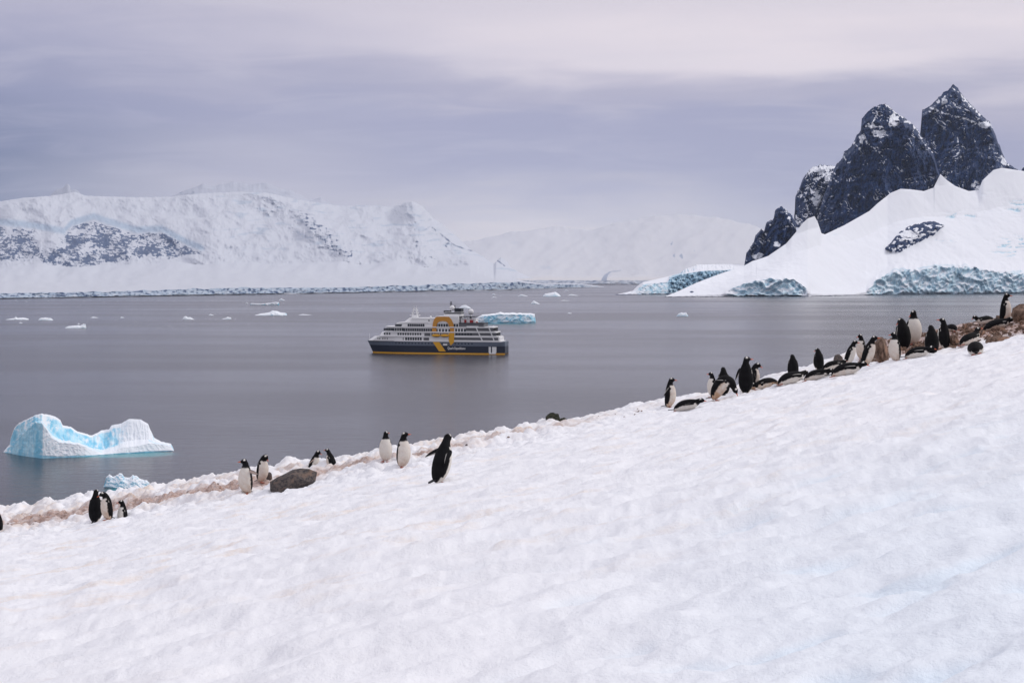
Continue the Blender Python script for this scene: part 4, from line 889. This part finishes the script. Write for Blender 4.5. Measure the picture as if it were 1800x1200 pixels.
for k in range(260):      # pebbles melted out along the stained path
    xp = rg.uniform(-20, 1130) if k < 200 else rg.uniform(1280, 1540); s = rg.normal(0.15, 0.22); d = float(Dpath(xp)) + 4.2 * s; x = (xp - 900) / F * d; z = float(ground(x, d)); r = rg.uniform(0.010, 0.028); tv, tf = tmpl[k % 10]
    b0 = len(V); V += [(x + a * r * 1.4, d + b_ * r, z + r * 0.1 + c_ * r * 0.7) for a, b_, c_ in tv]; Fc += [tuple(i + b0 for i in f) for f in tf]
tag(py_mesh('pebbles', V, Fc, M_BROWN), 'loose brown pebbles on the nesting mound and path', 'pebbles', kind='stuff')

# ------------------------------------------------------------------ penguins
def feather_material():
    m, t, b = material('plumage', (0.5, 0.5, 0.5), 0.75, 0.12)
    at = t.new('ShaderNodeAttribute', attribute_name='col'); co = t.new('ShaderNodeTexCoord').outputs['Object']
    n = t.noise(co, 45.0, 4, 0.6)
    t.l.new(t.mix(0.5, at.outputs['Color'], t.mix(n, (0.55, 0.55, 0.55, 1), (1.35, 1.35, 1.35, 1)), 'MULTIPLY'), b.inputs['Base Color'])
    bump(t, b, n, 0.3, 0.004)
    return m
M_PEN = feather_material()
M_BILL = speckled('bill_orange', (0.55, 0.11, 0.045), 0.4, 0.2, 30); M_FOOT = speckled('foot_orange', (0.36, 0.12, 0.08), 0.6, 0.3, 20)
M_EYE = speckled('eye_dark', (0.02, 0.012, 0.01), 0.2, 0.1, 20); M_TAIL = speckled('tail_black', (0.014, 0.014, 0.018), 0.6, 0.3, 40)
BLACK = np.array([0.0060, 0.0058, 0.0070]); WHITE = np.array([0.70, 0.67, 0.62]); DIRT = np.array([0.48, 0.31, 0.20])
SPINES = {
 'stand': [(-.055, .045, .048), (-.035, .10, .092), (-.005, .19, .124), (.010, .30, .129), (.010, .40, .114), (.002, .48, .086), (.000, .54, .064), (.006, .59, .055)],
 'lean':  [(-.085, .050, .048), (-.060, .10, .092), (-.020, .19, .124), (.015, .29, .129), (.045, .39, .114), (.065, .465, .086), (.080, .525, .064), (.095, .57, .055)],
 'bow':   [(-.055, .045, .048), (-.035, .10, .094), (-.005, .19, .126), (.010, .30, .128), (.013, .39, .112), (.016, .465, .084), (.030, .52, .066), (.050, .556, .057)],
 'hunch': [(-.13, .060, .05), (-.10, .12, .092), (-.05, .22, .125), (.02, .315, .134), (.10, .375, .128), (.185, .375, .102), (.245, .325, .072), (.275, .270, .057)],
 'lie':   [(-.27, .045, .040), (-.20, .082, .080), (-.08, .112, .114), (.05, .118, .120), (.16, .116, .106), (.24, .122, .082), (.295, .138, .063), (.325, .150, .056)],
 'lieup': [(-.27, .045, .040), (-.20, .082, .080), (-.08, .114, .116), (.05, .124, .122), (.15, .140, .108), (.215, .180, .080), (.245, .230, .062), (.262, .262, .055)],
}
HEADS = {'stand': (.020, .635), 'lean': (.118, .612), 'bow': (.085, .572), 'hunch': (.292, .222), 'lie': (.372, .152), 'lieup': (.292, .292)}
def catmull(p, n):
    p = np.array(p, float); p = np.vstack([2 * p[0] - p[1], p, 2 * p[-1] - p[-2]]); out = []
    m_ = len(p) - 3
    for q in np.linspace(0, m_ - 1e-6, n):
        i = int(q); f = q - i; a, b_, c_, d_ = p[i:i + 4]
        out.append(0.5 * (2 * b_ + (c_ - a) * f + (2 * a - 5 * b_ + 4 * c_ - d_) * f * f + (3 * b_ - a - 3 * c_ + d_) * f ** 3))
    return np.array(out)
def body_mesh(pose, hyaw, hpitch, dirt, fat):
    sp = catmull(SPINES[pose], 34); hx, hz_ = HEADS[pose]
    hd = Vector((math.cos(hpitch) * math.cos(hyaw), math.cos(hpitch) * math.sin(hyaw), math.sin(hpitch)))
    hc = Vector((hx, 0, hz_)) + Vector((hd.x, hd.y, 0)) * 0.012
    bm = bmesh.new()
    def ball(c, r, lat=1.0):
        bmesh.ops.create_icosphere(bm, subdivisions=3, radius=1.0, matrix=Matrix.Translation(c) @ Matrix.Diagonal((r, r * lat, r, 1)))
    for (x, z, r) in sp:
        k = r / 0.129; ball(Vector((x, 0, z)), r * (1 + (fat - 1) * min(1, k)), 1.0 + 0.10 * k)
    ball(hc, 0.058, 0.95); ball(hc + hd * 0.032, 0.045, 0.9); ball(hc + hd * 0.058, 0.028, 0.9)
    last = Vector((sp[-1][0], 0, sp[-1][1]))
    for q in (0.3, 0.6): ball(last.lerp(hc, q), 0.055)
    me = bpy.data.meshes.new('tmp'); bm.to_mesh(me); bm.free()
    o = bpy.data.objects.new('tmp', me); COL.objects.link(o)
    rm = o.modifiers.new('r', 'REMESH'); rm.mode = 'VOXEL'; rm.voxel_size = 0.0135
    sm = o.modifiers.new('s', 'SMOOTH'); sm.factor = 0.5; sm.iterations = 5
    dg = bpy.context.evaluated_depsgraph_get(); res = bpy.data.meshes.new_from_object(o.evaluated_get(dg))
    bpy.data.objects.remove(o); bpy.data.meshes.remove(me)
    n = len(res.vertices); co = np.empty(n * 3, np.float32); res.vertices.foreach_get('co', co); co = co.reshape(-1, 3).astype(float)
    tan = np.gradient(sp[:, :2], axis=0); tan /= np.linalg.norm(tan, axis=1, keepdims=True)
    dist = np.sqrt((co[:, None, 0] - sp[None, :, 0]) ** 2 + co[:, None, 1] ** 2 * 0.5 + (co[:, None, 2] - sp[None, :, 1]) ** 2)
    idx = dist.argmin(1); s = idx / 33.0
    rel = np.stack([co[:, 0] - sp[idx, 0], co[:, 2] - sp[idx, 1]], 1); vent = np.stack([tan[idx, 1], -tan[idx, 0]], 1)
    vv = (rel * vent).sum(1); ca = vv / (np.hypot(vv, co[:, 1]) + 1e-6)
    wob = 0.08 * perlin(co[:, 0] * 30 + co[:, 1] * 17, co[:, 2] * 30, 3)
    white = sst(-0.02, 0.10, ca + wob + np.where(s < 0.10, 0.35, 0)) * sst(0.80, 0.76, s + wob * 0.15)
    dd = np.clip(dirt * (0.55 + 1.0 * sst(0.55, 0.0, s)) + dirt * 0.6 * perlin(co[:, 0] * 14, co[:, 2] * 14 + co[:, 1] * 9, 9), 0, 1)
    belly = WHITE[None] * (1 - dd[:, None]) + DIRT[None] * dd[:, None]
    c = BLACK[None] * (1 + 0.5 * perlin(co[:, 0] * 9, co[:, 2] * 9, 5))[:, None] * (1 - white[:, None]) + belly * white[:, None]
    up = Vector((0, 0, 1)); up = (up - hd * up.dot(hd)).normalized(); lat = up.cross(hd)
    rh = co - np.array(hc)[None]; a = rh @ np.array(hd) / 0.055; l_ = rh @ np.array(lat) / 0.055; w_ = rh @ np.array(up) / 0.055
    patch = (w_ > 0.42) & (np.linalg.norm(rh, axis=1) < 0.075) & (np.abs(a + 0.05) < 0.03 + 0.46 * np.abs(l_))
    c[patch] = WHITE * 1.05
    at = res.attributes.new('col', 'FLOAT_COLOR', 'POINT'); arr = np.ones((n, 4), np.float32); arr[:, :3] = c; at.data.foreach_set('color', arr.reshape(-1))
    res.polygons.foreach_set('use_smooth', [True] * len(res.polygons)); res.materials.clear(); res.materials.append(M_PEN); res.name = 'body'
    return res, sp, tan, hc, hd, up, lat
def flipper_obj(root, sp, tan, sgn, outa, back, fat):
    i = 20; c = Vector((sp[i, 0], 0, sp[i, 1])); r = sp[i, 2] * fat
    t_ = Vector((tan[i, 0], 0, tan[i, 1])); v_ = Vector((tan[i, 1], 0, -tan[i, 0])); la = Vector((0, sgn, 0))
    L = (-t_ * math.cos(outa) + la * math.sin(outa) - v_ * back).normalized(); Wd = (v_ - L * v_.dot(L)).normalized(); tw_ = min(1.35, outa * 1.35); Wd = (Wd * math.cos(tw_) + (t_ - L * t_.dot(L) - Wd * t_.dot(Wd)).normalized() * math.sin(tw_)).normalized() if outa > 0.35 else Wd; Nn = L.cross(Wd).normalized()
    if Nn.dot(la * math.cos(outa) + t_ * math.sin(outa)) < 0: Nn = -Nn
    root_p = c + la * r * 1.0 + t_ * 0.03
    cs = [.026, .036, .038, .037, .034, .030, .024, .015, .004]; V = []; colr = []; nl = len(cs); nw = 6; Fc = []
    for side in (1, -1):
        for a_, w_ in enumerate(cs):
            q = a_ / (nl - 1)
            for b_ in range(nw):
                e = -1 + 2 * b_ / (nw - 1); th = 0.010 * (1 - e * e) ** 0.5 * (1 - 0.6 * q) + 0.0012
                p = root_p + L * (q * 0.235 - 0.015) + Wd * (w_ * e - 0.03 * q * q) + Nn * (side * th - 0.028 * q * q * math.cos(outa))
                V.append(p)
                if side > 0: colr.append(WHITE * 0.95 if (e < -0.75 and q > 0.08) else BLACK * 1.3)
                else: colr.append(np.array([0.46, 0.36, 0.31]) if abs(e) < 0.8 and q < 0.9 else BLACK * 1.3)
    for side in (0, 1):
        o_ = side * nl * nw
        for a_ in range(nl - 1):
            for b_ in range(nw - 1):
                f = (o_ + a_ * nw + b_, o_ + a_ * nw + b_ + 1, o_ + (a_ + 1) * nw + b_ + 1, o_ + (a_ + 1) * nw + b_); Fc.append(f if side == 0 else f[::-1])
    for a_ in range(nl - 1):
        for b_ in (0, nw - 1):
            p, q = a_ * nw + b_, (a_ + 1) * nw + b_; Fc.append((p, q, q + nl * nw, p + nl * nw))
    o = py_mesh('flipper', V, Fc, M_PEN, root, True)
    at = o.data.attributes.new('col', 'FLOAT_COLOR', 'POINT'); arr = np.ones((len(V), 4), np.float32); arr[:, :3] = np.array(colr); at.data.foreach_set('color', arr.reshape(-1))
def cone(name, base, tip, r, mat, root, flat=0.8, up=Vector((0, 0, 1))):
    ax = (tip - base).normalized(); u_ = up.cross(ax).normalized(); v_ = ax.cross(u_)
    V = []; n = 8
    for q, k in ((0, 1.0), (0.45, 0.62), (0.85, 0.30)):
        for a in range(n): an = a * 2 * math.pi / n; V.append(base.lerp(tip, q) + (u_ * math.cos(an) * flat + v_ * math.sin(an)) * r * k)
    V.append(tip - v_ * r * 0.15); Fc = [tuple(range(n))[::-1]]
    for i in range(2):
        for a in range(n): Fc.append((i * n + a, i * n + (a + 1) % n, i * n + n + (a + 1) % n, i * n + n + a))
    for a in range(n): Fc.append((2 * n + a, 2 * n + (a + 1) % n, 3 * n))
    return py_mesh(name, V, Fc, mat, root, True)
def foot(root, x, y, z, ang, sc=1.0):
    V = []; Fc = []
    outl = [(-0.02, -0.014), (0.05, -0.038), (0.078, -0.042), (0.066, -0.022), (0.096, -0.008), (0.098, 0.006), (0.070, 0.020), (0.080, 0.040), (0.052, 0.038), (-0.02, 0.014)]
    ca, sa = math.cos(ang), math.sin(ang); n = len(outl)
    for zz_ in (0.0, 0.016):
        for (a, b_) in outl: V.append((x + (ca * a - sa * b_) * sc, y + (sa * a + ca * b_) * sc, z + zz_ * (1.4 if a < 0.02 else 0.7)))
    Fc = [tuple(range(n))[::-1], tuple(range(n, 2 * n))] + [(i, (i + 1) % n, n + (i + 1) % n, n + i) for i in range(n)]
    py_mesh('foot', V, Fc, M_FOOT, root)
NPEN = [0]
def penguin(xp, yp, pose, yaw, size, label, hyaw=0, hpitch=-4, fl=8, fr=8, dirt=0.15, fat=1.0, d=None, sink=0.0, back=0.12, dz=0.0):
    """size: pixel height when standing, pixel body length when lying"""
    d = d or find(xp, yp); x = (xp - 900) / F * d; z = float(np.mean([ground(x + a, d + b_) for a in (-.06, 0, .06) for b_ in (-.05, 0.05)]))
    lying = pose.startswith('lie')
    unit = {'stand': 0.695, 'lean': 0.675, 'bow': 0.63, 'hunch': 0.52}.get(pose, 0.70)
    sc = float(np.clip(size * d / F / unit, 0.78, 1.22))
    root = empty('penguin', (x, d, z - sink + dz - (0.0 if lying else 0.02))); tag(root, label, 'penguin', 'penguins on the snow slope')
    yaw = R(yaw); g0 = lambda a, b_: float(ground0(a, b_)[0])
    if lying:
        nx = -(g0(x + .3, d) - g0(x - .3, d)) / 0.6; ny = -(g0(x, d + .3) - g0(x, d - .3)) / 0.6
        nrm = Vector((nx, ny, 1)).normalized(); f = Vector((math.cos(yaw), math.sin(yaw), 0)); f = (f - nrm * f.dot(nrm)).normalized(); l_ = nrm.cross(f)
        root.rotation_euler = Matrix((f, l_, nrm)).transposed().to_euler()
    else: root.rotation_euler = (0, 0, yaw)
    root.scale = (sc,) * 3
    me, sp, tan, hc, hd, up, lat = body_mesh(pose, R(hyaw), R(hpitch), dirt, fat)
    b = bpy.data.objects.new('body', me); COL.objects.link(b); b.parent = root
    cone('bill', hc + hd * 0.066 - up * 0.004, hc + hd * 0.138 - up * 0.014, 0.0165, M_BILL, root, 0.75, up)
    for s_ in (1, -1):
        bm = bmesh.new(); bmesh.ops.create_icosphere(bm, subdivisions=1, radius=0.007, matrix=Matrix.Translation(hc + hd * 0.030 + lat * s_ * 0.046 + up * 0.012)); me2 = bpy.data.meshes.new('eye'); bm.to_mesh(me2); bm.free(); me2.materials.append(M_EYE)
        e = bpy.data.objects.new('eye', me2); COL.objects.link(e); e.parent = root
    flipper_obj(root, sp, tan, 1, R(fl), back, fat); flipper_obj(root, sp, tan, -1, R(fr), back, fat)
    tb = Vector((sp[0, 0], 0, sp[0, 1] + 0.012))
    td = Vector((-0.17, 0, 0.012)) if lying else Vector((-0.165, 0, -0.048))
    ta = tb - td.normalized() * 0.03; tw = 0.042
    V = [ta + Vector((0, -tw * 0.8, 0)), ta + Vector((0, tw * 0.8, 0)), tb + td * 0.9 + Vector((0, tw * 0.55, 0)), tb + td + Vector((0, 0, 0)), tb + td * 0.9 + Vector((0, -tw * 0.55, 0))]
    V = V + [v + Vector((0, 0, 0.014)) for v in V]
    py_mesh('tail', V, [(4, 3, 2, 1, 0), (5, 6, 7, 8, 9)] + [(i, (i + 1) % 5, 5 + (i + 1) % 5, 5 + i) for i in range(5)], M_TAIL, root)
    if lying:
        for s_ in (1, -1): foot(root, sp[0, 0] + 0.02, s_ * 0.062, 0.012, math.pi)
    else:
        fx = sp[1, 0] + 0.06
        for s_ in (1, -1): foot(root, fx, s_ * 0.055, 0.0, s_ * 0.15)
    NPEN[0] += 1
    return root
# left end of the path
penguin(-6, 930, 'lean', 165, 50, 'lone penguin on the lowest stretch of the stained path', dirt=0.6)
penguin(168, 914, 'stand', 88, 58, 'all black back of a penguin standing in front of two others on the path', fl=12, fr=10, fat=1.05)
penguin(188, 911, 'bow', 205, 50, 'penguin peering down behind the black backed one on the path', dirt=0.5, hpitch=-20)
penguin(216, 907, 'stand', 205, 44, 'short-looking penguin sunk in snow with its orange bill pointing at the pair', dirt=0.08, hyaw=-15, sink=0.20)
penguin(432, 866, 'stand', -125, 62, 'white fronted penguin holding one flipper straight out by the boulder', hyaw=-52, hpitch=2, fl=86, fr=12, dirt=0.38, fat=1.04)
penguin(461, 847, 'bow', -28, 50, 'penguin with bowed head and bill down next to the grey boulder', hpitch=-48, dirt=0.3)
penguin(551, 836, 'lean', -18, 46, 'penguin stretching forward behind the grey boulder with a raised flipper', hpitch=-22, fl=20, fr=70, dirt=0.12, d=31.2, sink=0.15)
penguin(583, 832, 'lean', 160, 42, 'penguin half hidden behind the snow right of the grey boulder', hpitch=8, dirt=0.5, d=31.0, sink=0.2)
penguin(678, 808, 'stand', -95, 54, 'white bellied penguin with its head turned to look behind the pair', hyaw=150, hpitch=6, dirt=0.22, fat=1.05)
penguin(709, 818, 'stand', -48, 63, 'tall penguin with stretched neck and red bill beside the white bellied one', hyaw=38, hpitch=10, dirt=0.32, fat=1.02)
penguin(776, 845, 'lean', 47, 86, 'penguin walking alone up the clean snow with its back turned and flippers out', hyaw=30, hpitch=-8, fl=58, fr=30, dirt=0.1, fat=0.96, back=0.55)
# middle group
penguin(1178, 716, 'stand', -12, 53, 'penguin standing at the group edge with one flipper held back', hpitch=0, fl=62, fr=14, dirt=0.45, back=0.75)
penguin(1207, 720, 'lie', -24, 54, 'penguin lying on the open snow below the standing one with a held back flipper', fl=40, fr=42, hpitch=-14, dirt=0.1)
penguin(1252, 697, 'stand', 190, 45, 'penguin with its red bill pointing away from the hunched one', hpitch=2, dirt=0.2)
penguin(1266, 701, 'hunch', -22, 46, 'penguin bent double with its peach stained belly showing', hpitch=-60, dirt=0.72, fat=1.05)
penguin(1272, 694, 'bow', 88, 50, 'black head and back rising behind the bent double penguin', hpitch=-30)
penguin(1311, 690, 'stand', 75, 66, 'tall black backed penguin looking sideways in the middle group', hyaw=-68, hpitch=5, fl=32, fr=10, fat=0.98)
penguin(1325, 684, 'bow', 5, 48, 'penguin with a white streaked flipper just behind the tall black backed one', hyaw=-30, hpitch=-24, fr=48, dirt=0.5)
penguin(1350, 680, 'lie', 196, 50, 'lying penguin with a muddy flank and its tail towards the mound', dirt=0.75, fat=1.08)
penguin(1394, 663, 'bow', 92, 42, 'black backed penguin sitting behind the first of the lying row', hpitch=-30, fat=1.05)
penguin(1391, 673, 'lie', 14, 58, 'lying penguin at the low end of the row with its head turned away', hyaw=40, hpitch=-6, fr=14, dirt=0.12, fat=1.04)
penguin(1436, 667, 'lie', -28, 52, 'lying penguin with drooping head second in the row', hpitch=-32, fl=14, fr=36, dirt=0.25)
penguin(1439, 650, 'bow', 98, 40, 'black backed penguin sitting behind the second of the lying row', hyaw=30, hpitch=-15, fat=1.05)
penguin(1464, 648, 'lie', 8, 44, 'dark back of a lying penguin tucked behind the row', hyaw=30)
penguin(1488, 657, 'lie', -14, 60, 'lying penguin at the top end of the row with a clean white flank', hyaw=-18, hpitch=-24, fr=16, dirt=0.3, fat=1.04)
# by the nesting mound
penguin(1494, 640, 'lean', -18, 44, 'penguin leaning forward behind the top end of the lying row', hpitch=-4, dirt=0.12)
penguin(1514, 632, 'stand', 200, 46, 'dark headed penguin squeezed between two that face the mound', hpitch=-10, dirt=0.5)
penguin(1526, 640, 'lean', -22, 54, 'penguin facing the tall brown boulder with its bill against it', hpitch=6, dirt=0.42)
penguin(1573, 633, 'stand', 208, 52, 'penguin with grey white belly facing the tall brown boulder', hyaw=-20, hpitch=-2, dirt=0.35, fat=1.06)
penguin(1587, 613, 'bow', 98, 60, 'broad black back of a penguin bowing with a white eye patch showing', hyaw=62, hpitch=-42, fl=16, fr=16, fat=1.12)
penguin(1606, 604, 'stand', -82, 66, 'big white bellied penguin preening with its head tucked over its shoulder', hyaw=-110, hpitch=-38, fl=10, fr=18, dirt=0.1, fat=1.12)
penguin(1613, 627, 'lie', -35, 52, 'penguin lying at the foot of the bowing pair with an orange bill', hpitch=-22, hyaw=-10, fr=18, dirt=0.15, fat=1.05)
penguin(1638, 620, 'bow', 86, 52, 'penguin seen from behind bowing straight down beside the mound', hyaw=20, hpitch=-52, fl=12, fr=10, fat=1.06)
penguin(1659, 612, 'stand', 112, 55, 'slim black backed penguin lifting its bill beside the mound', hyaw=55, hpitch=12, fat=0.98)
penguin(1706, 604, 'lieup', 22, 52, 'penguin crouched on its nest with head raised at the front of the mound', hyaw=-18, hpitch=4, dirt=0.3, fat=1.05)
penguin(1717, 622, 'lie', 72, 62, 'round black penguin lying tail outward on the snow below the mound', hyaw=30, hpitch=-20, fat=1.22, dirt=0.05)
penguin(1733, 570, 'lieup', 190, 40, 'penguin on the mound crest with its white eye patch facing the standing ones', hpitch=-18)
penguin(1752, 580, 'lie', 4, 56, 'penguin lying flat on top of the mound with its bill out straight', hpitch=6, dirt=0.45)
penguin(1767, 566, 'stand', -18, 52, 'upright penguin standing highest on the mound near the brown boulder', hpitch=2, dirt=0.4)
penguin(1675, 582, 'lie', 95, 30, 'low black hump of a penguin behind the mound crest', hpitch=-30)
